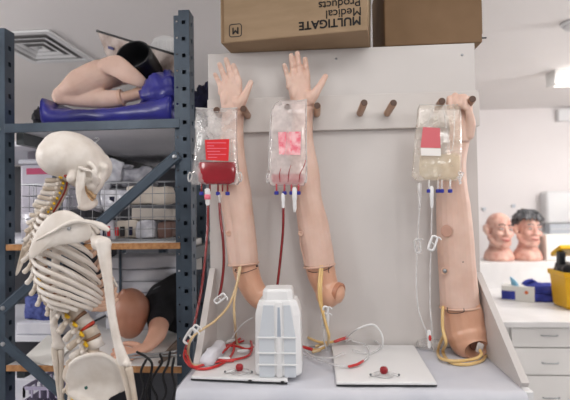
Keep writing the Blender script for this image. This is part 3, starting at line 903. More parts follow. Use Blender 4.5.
for px, py, r_ in ((61, 177, .035), (66, 176, .045)):
    b = new_bm(); ell(b, S(px, py, -r_), (.006, .006, .0045), None, 10, 6); obj('nerve_root', b, M['nerve'] if px < 64 else M['artery'], skull)
# seam around the removable skull cap with its small screws
# ================================================================== table, peg stand, boxes
TZ = 1.01; BY = 1.45
tx0 = -.345; tx1 = P(524, 384, 1.14).x
tfy = 1.10
tab = thing('table', 'white-topped work table under the grey-white cloth, its corner showing at the right', 'table', ((tx0 + tx1) / 2, 1.3, 0))
b = new_bm(); box2(b, (tx0, tfy + .032, TZ - .035), (tx1 + .018, 1.49, TZ - .006), .002); obj('table_top', b, M['white'], tab, smooth=False)
for x in (tx0 + .05, tx1 - .05):
    for y in (1.16, 1.45):
        b = new_bm(); box2(b, (x - .02, y - .02, 0), (x + .02, y + .02, TZ - .035), .002); obj('leg', b, M['steeldark'], tab, smooth=False)
# cloth: flat on top, falling over the front and the left end in soft folds
cx1 = tx1 - .008
def clothf(u, v):
    # u across, v from back (0) to front drop (1)
    x = tx0 + .0 + (cx1 - tx0) * u
    L = .39 + .42
    s = v * L
    fold = .016 * noise.noise(V(x * 14, 3, 0)) + .014 * math.sin(x * 34 + 1.8 * math.sin(x * 11)) - .008
    if s < .374:
        y = 1.487 - s; z = TZ + .0012 * (1 + noise.noise(V(x * 22, y * 22, 0)))
        return V(x, y, z)
    s2 = s - .374; r = .018
    if s2 < r * PI / 2:
        a = s2 / r
        return V(x, 1.487 - .374 - r * math.sin(a), TZ + .0012 - r * (1 - math.cos(a)))
    d = s2 - r * PI / 2; k = min(1, d / .06)
    return V(x, 1.487 - .374 - r + fold * k - .012 * k, TZ - r - d)
b = new_bm(); sheetgrid(b, 150, 64, clothf)
def clothside(u, v):
    y = 1.487 - .374 * u; d = .40 * v
    k = min(1, d / .1)
    return V(tx0 - .003 - k * (.012 + .009 * math.sin(y * 45) + .006 * math.sin(y * 83)) - .02 * v, y, TZ + .001 - d)
sheetgrid(b, 24, 24, clothside)
single('table_cloth', b, M['cloth'], 'grey-white cloth spread over the table and hanging down its front', 'cloth')

# peg stand: painted back board with two sloping side brackets, a top shelf and a rail of pegs
def zb(py, px=350): return P(px, py, BY).z
BX0 = (P(208, 60, BY).x + P(211, 340, BY).x) / 2; BX1 = P(476.5, 120, BY).x
BT = (P(208, 54.3, BY).z + P(474, 42.5, BY).z) / 2
stand = thing('peg_stand', 'white painted board stand with a rail of dark wooden pegs, standing on the cloth', 'stand', ((BX0 + BX1) / 2, BY, TZ + .003))
SB = TZ + .003
b = new_bm(); box2(b, (BX0, BY, SB), (BX1, BY + .02, BT), .0015); obj('back_board', b, M['board'], stand, smooth=False)
b = new_bm(); box2(b, (BX0 + .02, BY + .0205, BT - .02), (BX1 - .02, BY + .36, BT), .0015); obj('top_shelf', b, M['board'], stand, smooth=False)
for x in (BX0 + .02, BX1 - .04):
    b = new_bm(); box2(b, (x, BY + .33, 0), (x + .02, BY + .35, BT - .0205), .001); obj('rear_post', b, M['board'], stand, smooth=False)
rz0 = (P(245, 133.9, BY).z + P(478, 126.5, BY).z) / 2; rz1 = (P(313, 96.7, BY).z + P(477, 92.5, BY).z) / 2
b = new_bm(); box2(b, (BX0 + .001, BY - .018, rz0), (BX1 + .004, BY - .0005, rz1), .002); obj('peg_rail', b, M['rail'], stand, smooth=False)
pegs = [((216.6, 110.2), (220, 115)), ((243.4, 108.8), (248, 116)), ((287.4, 107.4), (290.5, 113)), ((317.2, 105.6), (317, 114)), ((364.2, 102.6), (359.8, 113.5)), ((393.6, 102.8), (387, 113.5)), ((442, 101), (436, 110)), ((472.6, 99), (466, 108))]
for tip, base in pegs:
    p1 = P(*tip, 1.332); p0 = P(*base, BY - .0165); ax = (p1 - p0).normalized(); L = (p1 - p0).length
    b = new_bm()
    lathe(b, p0, [(.0095, 0), (.0102, .004), (.0102, L - .004), (.0092, L)], ax, 16)
    pg = obj('peg', b, M['peg'], stand, angle=40)
    b = new_bm(); lathe(b, p0 + ax * (L - .0004), [(.0092, 0), (.0083, .0015), (.0005, .0018)], ax, 16); obj('peg_tip', b, M['pegend'], pg, angle=40)
for x, zt, yf in ((BX0 + .0, P(213, 268, BY).z, 1.25), (BX1 - .018, P(477, 272, BY - .0).z, 1.135)):
    b = new_bm()
    prism(b, [V(x, BY - .001, SB), V(x, yf, SB), V(x, yf - .007, SB + .012), V(x, BY - .012, zt), V(x, BY - .001, zt)], (.018, 0, 0))
    obj('side_bracket', b, M['board'], stand, smooth=False, mods=[('BEVEL', dict(width=.0012, segments=2))])
for px, py in ((336, 59), (462, 55)):
    b = new_bm(); lathe(b, P(px, py, BY), [(.004, 0), (.004, .0015), (.001, .002)], (0, -1, 0), 12); obj('screw', b, M['metal'], stand)

# ---- cardboard box with upside-down print
Zb = BT + .001
A = PZ(220.6, 43.5, Zb); B = PZ(368, 30, Zb); B.z = A.z = Zb
ex = (B - A); wbx = ex.length; ex.normalize(); ey = V(-ex.y, ex.x, 0); HB = .28; DB = .25
ctn = thing('cardboard_box', 'tan cardboard box with upside-down black MULTIGATE print on top of the peg stand', 'box', A + ex * wbx / 2 + ey * DB / 2)
CR = Matrix((ex, ey, UP)).transposed()
def CB(u, v, w): return A + ex * u + ey * v + UP * w
b = new_bm(); box(b, CB(wbx / 2, DB / 2, HB / 2), (wbx, DB, HB), CR, .004, 2); obj('carton_body', b, M['card'], ctn, smooth=False)
b = new_bm(); box(b, CB(wbx + .001, DB / 2, HB * .5), (.003, DB * .96, HB * .97), CR @ roty(1.5), .001); obj('end_flap', b, M['cardtape'], ctn, smooth=False)
b = new_bm(); box(b, CB(.008, -.0004, HB / 2), (.006, .0008, HB * .98), CR); obj('edge_crease', b, M['card2'], ctn, smooth=False)
def onface(px, py):
    "point of the front face seen at a photograph position"
    d = ray(px, py); n = -ey; t = (A - CAM).dot(n) / d.dot(n); return CAM + d * t
def facetext(body, pl, pr, size, bold):
    c = (onface(*pl) + onface(*pr)) / 2 - ey * .0008
    mw = Matrix.Translation(c) @ (Matrix((ex, UP, -ey)).transposed() @ Matrix.Rotation(PI, 3, 'Z')).to_4x4()
    return text_mesh(body, size, mw, 'printed_text', M['ink'], ctn, bold * .8)
facetext('MULTIGATE', (300, 26.5), (360, 19.5), .0325, .0009)
facetext('Medical', (327, 14.5), (360, 10.5), .0325, .0002)
facetext('Products', (319, 5.5), (360, 1.5), .0325, .0002)
c = onface(235.5, 30.5) - ey * .0008
b = new_bm()
def rr(h, r):
    out = []
    for cx, cy, a0 in ((h - r, h - r, 0), (-h + r, h - r, 90), (-h + r, -h + r, 180), (h - r, -h + r, 270)):
        for k in range(5):
            a = math.radians(a0 + 90 * k / 4); out.append((cx + r * math.cos(a), cy + r * math.sin(a)))
    return out
o_, i_ = rr(.0192, .008), rr(.0170, .006)
vo = [b.verts.new(c + ex * x + UP * y) for x, y in o_]; vi = [b.verts.new(c + ex * x + UP * y) for x, y in i_]
for k in range(len(vo)): b.faces.new((vo[k], vo[(k + 1) % len(vo)], vi[(k + 1) % len(vo)], vi[k]))
lg = obj('printed_logo', b, M['ink'], ctn, smooth=False, mods=[('SOLIDIFY', dict(thickness=.0006))])
mw = Matrix.Translation(c) @ (Matrix((ex, UP, -ey)).transposed() @ Matrix.Rotation(PI, 3, 'Z')).to_4x4()
text_mesh('M', .027, mw, 'logo_letter', M['ink'], lg, .0006)

# ---- plain brown box to its right
A2 = PZ(385, 46.2, BT + .001); B2 = PZ(482, 42.8, BT + .001); A2.z = B2.z = BT + .001
A2.y = max(A2.y, BY - .012); 
w2 = B2.x - A2.x
c2 = thing('cardboard_box', 'plain darker brown cardboard box at the right end of the peg stand top', 'box', (A2.x + w2 / 2, A2.y + .17, BT + .001))
b = new_bm(); box2(b, (A2.x, A2.y, BT + .001), (A2.x + w2, A2.y + .33, BT + .27), .004, 2); obj('carton_body', b, M['card2'], c2, smooth=False)
b = new_bm(); box2(b, (A2.x + w2, A2.y + .01, BT + .03), (A2.x + w2 + .004, A2.y + .32, BT + .26), .001); obj('end_flap', b, M['card'], c2, smooth=False)
b = new_bm(); box2(b, (A2.x + w2 - .002, A2.y + .0, BT + .012), (A2.x + w2 + .012, A2.y + .004, BT + .016), .0005); obj('strap_end', b, M['black'], c2, smooth=False)
# clear plastic pack peeping out behind the brown box
b = new_bm(); crumple(b, (A2.x + w2 - .03, A2.y + .455, BT + .202), (.16, .12, .22), .02, 5)
single('wrapped_pack', b, M['filmwrap'], 'clear plastic pack just showing behind the plain brown box', 'pack')
b = new_bm(); box2(b, (A2.x + w2 - .16, A2.y + .385, 0), (A2.x + w2 + .005, A2.y + .51, BT + .085), .003)
single('narrow_cabinet', b, M['drawer'], 'narrow cabinet behind the peg stand, under the clear pack', 'cabinet', smooth=False)

# ---- white acrylic trays
for nm, px in (('white flat tray on the cloth under the red tubing, by the white plastic container', [(191, 380), (287.5, 384), (218, 343), (290, 343)]),
               ('white flat tray on the cloth in the middle, right of the white plastic container', [(336.5, 386), (437, 386.5), (331, 343), (411, 343)])):
    q = [PZ(x, y, TZ + .004) for x, y in px]
    yb = min(BY - .012, q[2].y)
    fl, fr = q[0], q[1]
    bl = fl + (q[2] - fl) * ((yb - fl.y) / (q[2].y - fl.y)); br = fr + (q[3] - fr) * ((yb - fr.y) / (q[3].y - fr.y))
    t = thing('flat_tray', nm, 'tray', (fl + br) / 2)
    b = new_bm(); prism(b, [fl, fr, br, bl], (0, 0, .009)); obj('tray_board', b, M['white'], t, smooth=False, mods=[('BEVEL', dict(width=.002, segments=2))])
    b = new_bm(); prism(b, [fl + V(0, -.001, 0), fr + V(0, -.001, 0), fr + V(0, .004, 0), fl + V(0, .004, 0)], (0, 0, .0035)); obj('dark_edging', b, M['black'], t, smooth=False)
    for f in (.62, .95) if px[0][0] < 200 else ():
        p = fl + (fr - fl) * f; b = new_bm(); box(b, p + V(0, -.002, .004), (.008, .004, .006), None, .001); obj('clip', b, M['black'], t, smooth=False)
TT = TZ + .0135
# ---- clear disc connectors with a red knob
def connector(px, py, lab, s=1.0):
    c = PZ(px, py, TT + .001)
    t = thing('valve_connector', lab, 'connector', c, 'red-knobbed connectors on the trays')
    b = new_bm(); lathe(b, c, [(.024 * s, 0), (.026 * s, .0015), (.02 * s, .003), (.012 * s, .004)], UP, 24); obj('clear_disc', b, M['clearhard'], t)
    b = new_bm(); lathe(b, c + V(0, 0, .004), [(.007, 0), (.0095, .004), (.0095, .011), (.0065, .015), (.001, .016)], UP, 16); obj('red_knob', b, mat('dark_red_knob', (150, 24, 34), .35), t)
    for sx in (-1, 1):
        b = new_bm(); sweep(b, [c + V(sx * .012, -.004, .006), c + V(sx * .03, -.012, .004)], .004, None, 8, 1); nz = obj('side_port', b, M['clearhard'], t)
        b = new_bm(); ell(b, c + V(sx * .033, -.0135, .005), .003, None, 8, 6); obj('port_plug', b, M['steeldark'], nz)
connector(239.5, 372, 'clear disc connector with red knob on the tray beside the red tubing')
connector(384, 375, 'clear disc connector with red knob on the tray in the middle of the table')

# ---- white plastic container
cy0 = 1.152
def PK(px, py): return P(px, py, cy0)
jug = thing('plastic_container', 'white plastic container with grey ribbed front panel standing on the tray edge', 'container', V(PK(277, 377).x, cy0 + .045, TT))
jx0, jx1 = PK(254, 340).x, PK(301, 340).x
jz = lambda py: PK(277, py + 3.5).z
zbot = TT + .0005
jm = (jx0 + jx1) / 2; jw = (jx1 - jx0) / 2
def jring(z, w, d0, d1, ch):
    return [V(jm - w, d0 + ch, z), V(jm - w + ch, d0, z), V(jm + w - ch, d0, z), V(jm + w, d0 + ch, z), V(jm + w, d1 - ch, z), V(jm + w - ch, d1, z), V(jm - w + ch, d1, z), V(jm - w, d1 - ch, z)]
zs_, ze_ = jz(312), jz(298)
b = new_bm()
Y0, Y1 = cy0, cy0 + .1
ringloft(b, [jring(zbot, jw * .94, Y0 + .004, Y1 - .004, .014), jring(zbot + .006, jw, Y0, Y1, .016), jring(zs_, jw * .97, Y0, Y1, .016), jring(jz(303), jw * .88, Y0 + .001, Y1 - .004, .015), jring(ze_, jw * .8, Y0 + .004, Y1 - .01, .014),
             jring(ze_ + .001, jw * .66, Y0 + .008, Y1 - .012, .012), jring(jz(289), jw * .64, Y0 + .01, Y1 - .014, .012), jring(jz(286.5), jw * .58, Y0 + .014, Y1 - .018, .01)])
obj('container_body', b, M['white'], jug, smooth=False, mods=[('BEVEL', dict(width=.003, segments=3))])
# recessed grey panels left and right of a white upright grip, split by ribs
rows_ = [298, 313.5, 333.5, 350, 362, 375]
pz = [jz(301), jz(334), jz(349.5), jz(361), jz(374.5)]
for k in range(4):
    for x0, x1 in ((jm - jw + .012, jm - .008), (jm + .016, jm + jw - .013)):
        b = new_bm(); inset = .012 if k == 0 else 0
        prism(b, [V(x0, Y0 - .0012, pz[k + 1] + .002), V(x1, Y0 - .0012, pz[k + 1] + .002), V(x1 - (inset if x0 > jm else 0), Y0 - .0012, pz[k] - .002), V(x0 + (inset if x0 < jm else 0), Y0 - .0012, pz[k] - .002)], (0, .003, 0))
        obj('grey_panel', b, M['panelgrey'], jug, smooth=False)
b = new_bm(); sweep(b, [V(jm + .004, Y0 - .001, pz[0] + .004), V(jm + .004, Y0 - .0015, pz[4] + .004)], .008, .0035, 12, 1, up=V(0, 1, 0)); obj('upright_grip', b, M['white'], jug)
for z in pz[1:4]:
    b = new_bm(); box2(b, (jm - jw + .008, Y0 - .005, z - .0018), (jm + jw - .010, Y0 + .002, z + .0018), .001); obj('rib', b, M['white'], jug, smooth=False)
b = new_bm(); prism(b, [V(jm - .0, Y0 - .0055, pz[1] + .003), V(jm + .009, Y0 - .0055, pz[1] + .003), V(jm + .007, Y0 - .0055, pz[0] - .006), V(jm + .002, Y0 - .0055, pz[0] - .006)], (0, .002, 0)); obj('grip_shade_patch', b, mat('recess_shade_blue', (176, 186, 200), .35), jug, smooth=False)  # flat bluish patch: shade of the grip recess painted on

# white crumpled roll at the foot of the left bracket
b = new_bm(); a0 = PZ(196, 360, TT + .02); a1_ = PZ(209, 346, TT + .02)
c0_ = (a0 + a1_) / 2; d_ = (a1_ - a0); ang_ = math.degrees(math.atan2(d_.y, d_.x))
crumple(b, V(BX0 + .046, 1.29, TT + .017), (.032, .13, .03), .009, 91, rotz(-6), 9, 26, .3)
single('paper_roll', b, M['sheet'], 'small crumpled white roll at the foot of the left bracket, behind the red tubing', 'roll')
# ================================================================== injection training arms
def arm_rings(bm, secs, Yc, seg=20):
    "cross sections given as (row, left edge, right edge, half depth[, centre depth])"
    R = []
    for s in secs:
        y, l, r, hd = s[:4]; Y = s[4] if len(s) > 4 else Yc
        a, c = P(l, y, Y), P(r, y, Y); m = (a + c) / 2; w = (c - a) / 2
        R.append([m + w * math.cos(2 * PI * k / seg) + V(0, hd * math.sin(2 * PI * k / seg), 0) for k in range(seg)])
    # resample smoothly along the arm
    out = []
    cols = [smooth_path([R[i][k] for i in range(len(R))], 4) for k in range(seg)]
    for i in range(len(cols[0])): out.append([cols[k][i] for k in range(seg)])
    ringloft(bm, out)
def finger(bm, pts, r): sweep(bm, pts, [q * 1.1 for q in r], None, 10, 4)

AY = 1.392
def make_arm(name, label, sleeve, hand, shell, loc):
    t = thing(name, label, 'training arm', loc, 'injection training arms on the peg stand')
    b = new_bm(); arm_rings(b, sleeve, AY); hand(b)
    obj('arm_skin', b, M['skin'], t, vox=.0021, sm=4)
    return t

# hand open, palm to the room: finger data (tip, base, bend depth)
def open_hand(fs, palm, thumb, Yh):
    def f(b):
        for (tx, ty), (bx, by), r in fs:
            p0, p1 = P(bx, by + 7, Yh), P(tx, ty, Yh)
            mid1 = p0.lerp(P(bx, by, Yh), 1) ; q = P(bx, by, Yh)
            m1 = q.lerp(p1, .38); m2 = q.lerp(p1, .70)
            finger(b, [p0, q + V(0, -.003, 0), m1 + V(0, .004, 0), m2 + V(0, .001, 0), p1 + (q - p1).normalized() * r * .8 + V(0, -.006, 0)], [r * 1.02, r * 1.03, r * .97, r * .93, r * .8])
            for s_ in (.02, .36, .69): ell(b, q.lerp(p1, s_ + .14) + V(0, -r * .42, 0), (r * .75, r * .55, r * 1.1), None, 10, 6)   # finger pads
        arm_rings(b, palm, Yh, 18)
        (tx, ty), (mx, my), (bx, by), r = thumb
        finger(b, [P(bx - 5, by + 7, Yh), P(bx, by, Yh - .012), P(mx, my, Yh - .014), P(tx, ty, Yh - .010)], [r * 1.5, r * 1.45, r * 1.0, r * .78])
        ell(b, P(bx - 3, by + 1, Yh - .013), (.016, .012, .022), roty(-25), 14, 8)
        l = palm[len(palm) // 2]
        ell(b, P(l[1] + 6, l[0] + 4, Yh - .010), (.012, .009, .022), None, 12, 8)     # heel of the hand, little-finger side
    return f
h1 = open_hand([((214.5, 73), (220.5, 86.5), .0070), ((219, 62.5), (226, 82.5), .0080), ((225.8, 57.5), (232.3, 81.5), .0085), ((233, 63.5), (239.3, 82.5), .0082)],
               [(80, 222.5, 241, .009), (86, 219.5, 242, .0115), (94, 219.5, 243, .0135), (102, 220.5, 245, .0155), (109, 221.5, 246, .018)],
               ((251, 82), (247, 91), (241.5, 102), .0095), AY - .006)
a1 = make_arm('injection_trainer', 'flesh training arm with open palm hanging behind the red blood-filled bag, leftmost arm',
    [(104, 221, 245.5, .018), (112, 221.5, 244.5, .021), (124, 221.5, 243.5, .024), (136, 220.5, 243.6, .027), (150, 219, 244.5, .032), (165, 217.5, 246.5, .038), (180, 217.5, 249, .042),
     (192, 219, 251.3, .043), (205, 221, 252.6, .042), (218, 223.4, 254, .041), (235, 225.5, 256, .042), (250, 227, 257.5, .043), (264, 228.6, 258.6, .044)], h1, None, P(244, 300, AY))
h2 = open_hand([((284, 63.5), (288.6, 80.5), .0070), ((291, 53.5), (293.5, 78), .0080), ((297.2, 51), (300.2, 76.5), .0085), ((304.8, 57), (307.3, 77), .0082)],
               [(74, 290, 309, .009), (80, 287.5, 310, .0115), (88, 288, 311, .0135), (97, 289.5, 313, .0155), (106, 292.5, 315, .018)],
               ((325.6, 76), (320.5, 85), (313, 96.5), .0095), AY - .006)
a2 = make_arm('injection_trainer', 'flesh training arm with open palm in the middle, behind the pale nearly empty bag',
    [(102, 292, 314, .018), (112, 293, 313.3, .021), (124, 292.5, 312.7, .024), (136, 291.5, 313, .027), (150, 291, 315, .032), (166, 290.5, 318.5, .038), (180, 291.5, 320.3, .042),
     (192, 293, 321, .043), (205, 295, 323.5, .043), (222, 297.3, 328.4, .042), (240, 299.5, 331.5, .043), (253, 302, 333.8, .043), (266, 304, 335, .044)], h2, None, P(322, 300, AY))
def h3(b):
    Yh = AY - .008
    arm_rings(b, [(96, 448, 470, .010), (102, 446, 472, .014), (110, 446.5, 473, .016), (120, 448.5, 473, .017), (132, 449.5, 471, .018), (142, 449, 470, .02)], Yh, 18)
    for bx, top, tipx, tip, r in ((449.5, 97.5, 449.5, 108, .0075), (455, 95, 454.5, 106, .0085), (461, 96.5, 460, 107, .0088)):
        finger(b, [P(bx, 108, Yh), P(bx, top + 3, Yh - .010), P(bx, top + 1, Yh - .028), P(tipx, tip - 3, Yh - .038), P(tipx, tip, Yh - .03)], [r * 1.05, r * 1.05, r, r * .95, r * .82])
    finger(b, [P(468, 112, Yh), P(466.5, 102, Yh - .008), P(464, 97, Yh - .020), P(464.5, 102, Yh - .034), P(465, 108, Yh - .036)], [.0092, .009, .0088, .0082, .0072])   # index
    finger(b, [P(469, 136, Yh - .008), P(471, 124, Yh - .020), P(469.5, 114, Yh - .028), P(466.5, 106, Yh - .034)], [.0125, .012, .0095, .0078])                       # thumb
    ell(b, P(469, 126, Yh - .014), (.012, .013, .026), None, 12, 8)
a3 = make_arm('injection_trainer', 'flesh training arm with curled fingers standing at the right end, behind the yellowish bag',
    [(134, 449, 471, .018), (145, 447.5, 469, .022), (155, 445, 467, .026), (165, 441.5, 466, .031), (177, 438.5, 466.2, .037), (190, 436.8, 467.5, .042), (205, 436.4, 470, .044), (222, 436.6, 472, .044),
     (240, 437, 473.8, .044), (258, 437.8, 475, .044), (275, 438.8, 476.5, .045), (292, 439.6, 478.3, .046), (307, 440.3, 479.6, .047)], h3, None, P(462, 358, AY))

# hard shoulder shells showing below the skin hems
def shell(t, pts, ra, rb, extra, vox=.0028):
    b = new_bm(); sweep(b, pts, ra, rb, 20, 5, up=V(0, -1, 0)); extra(b)
    return obj('shoulder_shell', b, M['shell'], t, vox=vox, sm=5)
s1 = shell(a1, [P(244, 258, AY), P(246, 270, AY), P(251, 285, AY), P(259, 297, AY), P(266, 302, AY)], [.038, .0385, .036, .034, .028], [.036, .038, .036, .034, .028],
           lambda b: ell(b, P(262, 298, AY - .002), (.034, .036, .034), None, 18, 12))
s2 = shell(a2, [P(319, 260, AY), P(321, 272, AY), P(325, 284, AY), P(329, 293, AY)], [.042, .042, .038, .034], [.038, .039, .038, .036],
           lambda b: (ell(b, P(328, 294, AY - .012), (.036, .036, .040), None, 18, 12), sweep(b, [P(326, 291, AY - .005), P(336, 293.5, AY - .022)], [.034, .031], None, 20, 2)))
s3 = shell(a3, [P(460.5, 302, AY), P(463, 315, AY), P(465.5, 330, AY), P(468, 338, AY - .01)], [.050, .056, .058, .056], [.044, .047, .05, .052],
           lambda b: ell(b, P(469, 342, AY - .008), (.053, .055, .045), None, 20, 12))
# stump end faces
b = new_bm(); c = P(340.5, 293, AY - .031); ax = V(.80, -.52, -.18).normalized(); lathe(b, c, [(.0285, -.012), (.0275, -.001), (.024, .001), (.021, -.001), (.004, -.0015)], ax, 26); obj('stump_face', b, mat('shell_dark', (186, 128, 100), .35), s2, angle=40)
ax = V(.12, -.93, -.34).normalized(); c = P(471, 340, AY - .008) + ax * .052
def hollow(o, centre, r, m):
    cb = new_bm(); ell(cb, centre, r, None, 24, 16); bmesh.ops.recalc_face_normals(cb, faces=cb.faces)
    cm = bpy.data.meshes.new('cut'); cb.to_mesh(cm); cb.free()
    co = bpy.data.objects.new('cut', cm); COL.objects.link(co)
    md = o.modifiers.new('cut', 'BOOLEAN'); md.operation = 'DIFFERENCE'; md.object = co; md.solver = 'EXACT'
    dg = bpy.context.evaluated_depsgraph_get(); dg.update()
    me = bpy.data.meshes.new_from_object(o.evaluated_get(dg)); o.modifiers.clear()
    old = o.data; o.data = me; bpy.data.meshes.remove(old); bpy.data.objects.remove(co); bpy.data.meshes.remove(cm)
    me.name = o.name; me.materials.clear(); me.materials.append(m)
    me.polygons.foreach_set('use_smooth', [True] * len(me.polygons)); me.set_sharp_from_angle(angle=math.radians(50))
hollow(s3, c, (.037, .036, .028), M['shell'])
b = new_bm(); lathe(b, c - ax * .030, [(.014, 0), (.014, .006), (.010, .008), (.001, .008)], ax, 20); obj('socket_boss', b, M['shellin'], s3, angle=40)
b = new_bm(); c = P(479.5, 349, AY - .066); sweep(b, [c + V(.004, 0, .013), c + V(-.004, -.004, -.006)], [.009, .009], [.004, .004], 12, 2, up=V(0, -1, 0)); obj('clear_plug', b, M['clearhard'], s3)
# hems, ports, ink lines
def hem(t, l, r, y0, y1, hd):
    a, c = P(l, y0, AY), P(r, y1, AY); m = (a + c) / 2; w = (c - a) / 2
    b = new_bm(); sweep(b, [m + w * 1.01 * math.cos(2 * PI * k / 28) + V(0, hd * 1.01 * math.sin(2 * PI * k / 28), 0) for k in range(28)], .0022, .0028, 8, 1, up=UP, closed=True)
    obj('skin_hem', b, M['skin2'], t)
hem(a1, 228.6, 258.6, 265, 262.5, .044); hem(a2, 304, 335, 267.5, 264, .044); hem(a3, 440.3, 479.6, 307.5, 306, .047)
def port(t, px, py, dy, r, m):
    c = P(px, py, AY - dy)
    b = new_bm(); lathe(b, c, [(r, -.004), (r, .0015), (r * .72, .002), (r * .66, -.001), (r * .1, -.0015)], (0, -1, 0), 20); obj('injection_port', b, m, t, angle=40)
    return c
port(a1, 228.5, 233.5, .036, .008, M['skin2']); port(a2, 300.5, 233.5, .034, .007, M['skin2']); port(a3, 444.5, 271, .036, .010, M['skin2'])
b = new_bm(); lathe(b, P(445, 271, AY - .0385), [(.0055, -.001), (.0055, .001), (.0008, .0016)], (0, -1, 0), 14); obj('port_cap', b, M['metal'], a3)
def surf_line(t, pts, r=.0009, m=None):
    b = new_bm(); sweep(b, pts, r, None, 6, 4); obj('ink_line', b, m or M['ink'], t)
def onarm(px, py, cx, hw, hd, Y=AY, out=.0012):
    "front of an elliptical section centred on cx (pixels)"
    k = max(-.98, min(.98, (px - cx) / hw)); return P(px, py, Y - hd * math.sqrt(1 - k * k) - out)
surf_line(s1, [onarm(x, y, 246, 14.3, .0395) for x, y in ((233.5, 270), (237, 272.5), (243, 273), (250, 271), (256.5, 268.5))])
surf_line(s2, [onarm(x, y, 321, 15.2, .0405) for x, y in ((308, 271), (314, 272.5), (322, 271), (329, 268.5), (333, 265.5))])
surf_line(s2, [onarm(x, y, 321, 15.2, .0405) for x, y in ((329.5, 265), (328.5, 270), (329, 273))])
surf_line(s3, [onarm(x, y, 463, 20, .049) for x, y in ((447.5, 307.5), (448, 312.5), (455, 313.5), (463.5, 312), (463.8, 308.5))])
b = new_bm(); ell(b, onarm(236, 270, 246, 14.3, .039), .0032, None, 8, 6); obj('pin', b, M['ink'], s1)
b = new_bm(); ell(b, onarm(257, 266, 246, 14.3, .039), .0032, None, 8, 6); obj('pin', b, M['ink'], s1)
surf_line(a2, [onarm(x, y, 313, 16.5, .0435) for x, y in ((299.5, 236), (300.5, 246), (303, 256), (304.5, 263))], .0011, M['skin2'])
b = new_bm(); ell(b, onarm(463, 262, 457, 19, .0445), .0018, None, 8, 6); obj('ink_dot', b, M['ink'], a3)
b = new_bm(); cst = onarm(446.5, 231, 455, 18, .044, out=.0004); ell(b, cst, (.016, .0012, .017), rotz(-22), 16, 8); obj('brown_stain', b, mat('skin_stain', (196, 152, 134), .6), a3)
# amber tubes that come out under the hems
def tube(t, name, pts, r, m, n=8, seg=8):
    b = new_bm(); sweep(b, pts, r, None, seg, n); return obj(name, b, m, t)
TB = TT + .004        # on the tray
CT = TZ + .006        # on the cloth
def Q(px, py, h=0.0): return PZ(px, py, TB + h)
tube(a1, 'amber_tube', [onarm(239.5, 263, 246, 14, .036), P(239, 270, AY - .046), P(237, 283, AY - .06), P(229, 305, 1.30), P(216, 320, 1.27), P(203, 329, 1.25), P(194.5, 335, 1.24), P(189.5, 343, 1.23), Q(188.5, 356, .004), Q(194, 365.5, .0), Q(207, 362), Q(220, 350)], .0036, M['goldtube'])
tube(a1, 'amber_tube', [onarm(240.5, 263, 246, 14, .036), P(240, 270, AY - .048), P(236.5, 287, AY - .06), P(234, 303, 1.31), P(235, 324, 1.31), Q(237, 343, .004), Q(243, 349)], .0036, M['goldtube'])
tube(a2, 'amber_tube', [onarm(320, 265, 321, 15, .038), P(320, 272, AY - .045), P(319, 285, AY - .056), P(319.5, 300, AY - .06), P(322, 310, AY - .07), P(326, 325, 1.31), P(329, 337, 1.31), Q(326, 346, .002), Q(316, 350), Q(305, 347)], .0042, M['yeltube'])
tube(a2, 'amber_tube', [onarm(322, 265, 321, 15, .038), P(322, 273, AY - .046), P(321, 287, AY - .058), P(321.5, 302, AY - .06), P(323.5, 312, AY - .07)], .0036, M['yeltube'])
tube(a3, 'amber_tube', [onarm(443, 307, 463, 22, .045), P(442.5, 316, AY - .035), P(443, 330, AY - .045), P(446, 343, AY - .06), PZ(443, 352, CT), PZ(450, 362, CT), PZ(466, 364.5, CT), PZ(481, 361, CT), PZ(486, 356, CT)], .0046, M['yeltube'])
tube(a3, 'amber_tube', [P(444, 334, AY - .05), PZ(438, 350, CT), PZ(441, 358.5, CT + .004), PZ(456, 361, CT + .008), PZ(474, 359, CT + .008), P(481, 355, AY - .085), P(480, 350, AY - .07)], .0044, M['yeltube'])

# ================================================================== blood bags
def bag(label, outline, Yp, thick, film_m, loc, top_sag=.004, seed=0):
    t = thing('blood_bag', label, 'blood bag', loc, 'blood bags hung on the pegs')
    # front and back sheet from an outline: rows of (y, left, right)
    b = new_bm()
    nu = 18; rows = []
    for y, l, r in outline: rows.append((y, l, r))
    dense = []
    for i in range(len(rows) - 1):
        for k in range(5):
            f = k / 5; dense.append(tuple(rows[i][j] * (1 - f) + rows[i + 1][j] * f for j in range(3)))
    dense.append(rows[-1])
    nd = len(dense)
    for sgn in (-1, 1):
        G = []
        for j, (y, l, r) in enumerate(dense):
            v = j / (nd - 1); row = []
            for i in range(nu + 1):
                u = i / nu
                bul = thick * (math.sin(PI * u) ** .6 if 0 < u < 1 else 0) * (math.sin(PI * min(1, v * 1.0)) ** .5 if 0 < v < 1 else 0) * (.45 + .55 * v)
                wr = .0025 * noise.noise(V(u * 7 + seed, v * 4, seed)) * math.sin(PI * u)
                row.append(b.verts.new(P(l + (r - l) * u, y, Yp(v) + sgn * bul + wr)))
            G.append(row)
        for j in range(nd - 1):
            for i in range(nu): b.faces.new((G[j][i], G[j][i + 1], G[j + 1][i + 1], G[j + 1][i]))
    bmesh.ops.remove_doubles(b, verts=b.verts, dist=1e-5)
    obj('clear_film', b, film_m, t)
    return t
def fluidbody(t, name, rows, Yp, thick, m):
    b = new_bm(); R = []
    for y, l, r, k in rows:
        ring = []
        for i in range(24):
            a = 2 * PI * i / 24; cx = math.cos(a); cx = abs(cx) ** .6 * (1 if cx > 0 else -1)
            ring.append(P((l + r) / 2 + (r - l) / 2 * cx, y, Yp + thick * k * math.sin(a)))
        R.append(ring)
    ringloft(b, R); return obj(name, b, m, t)
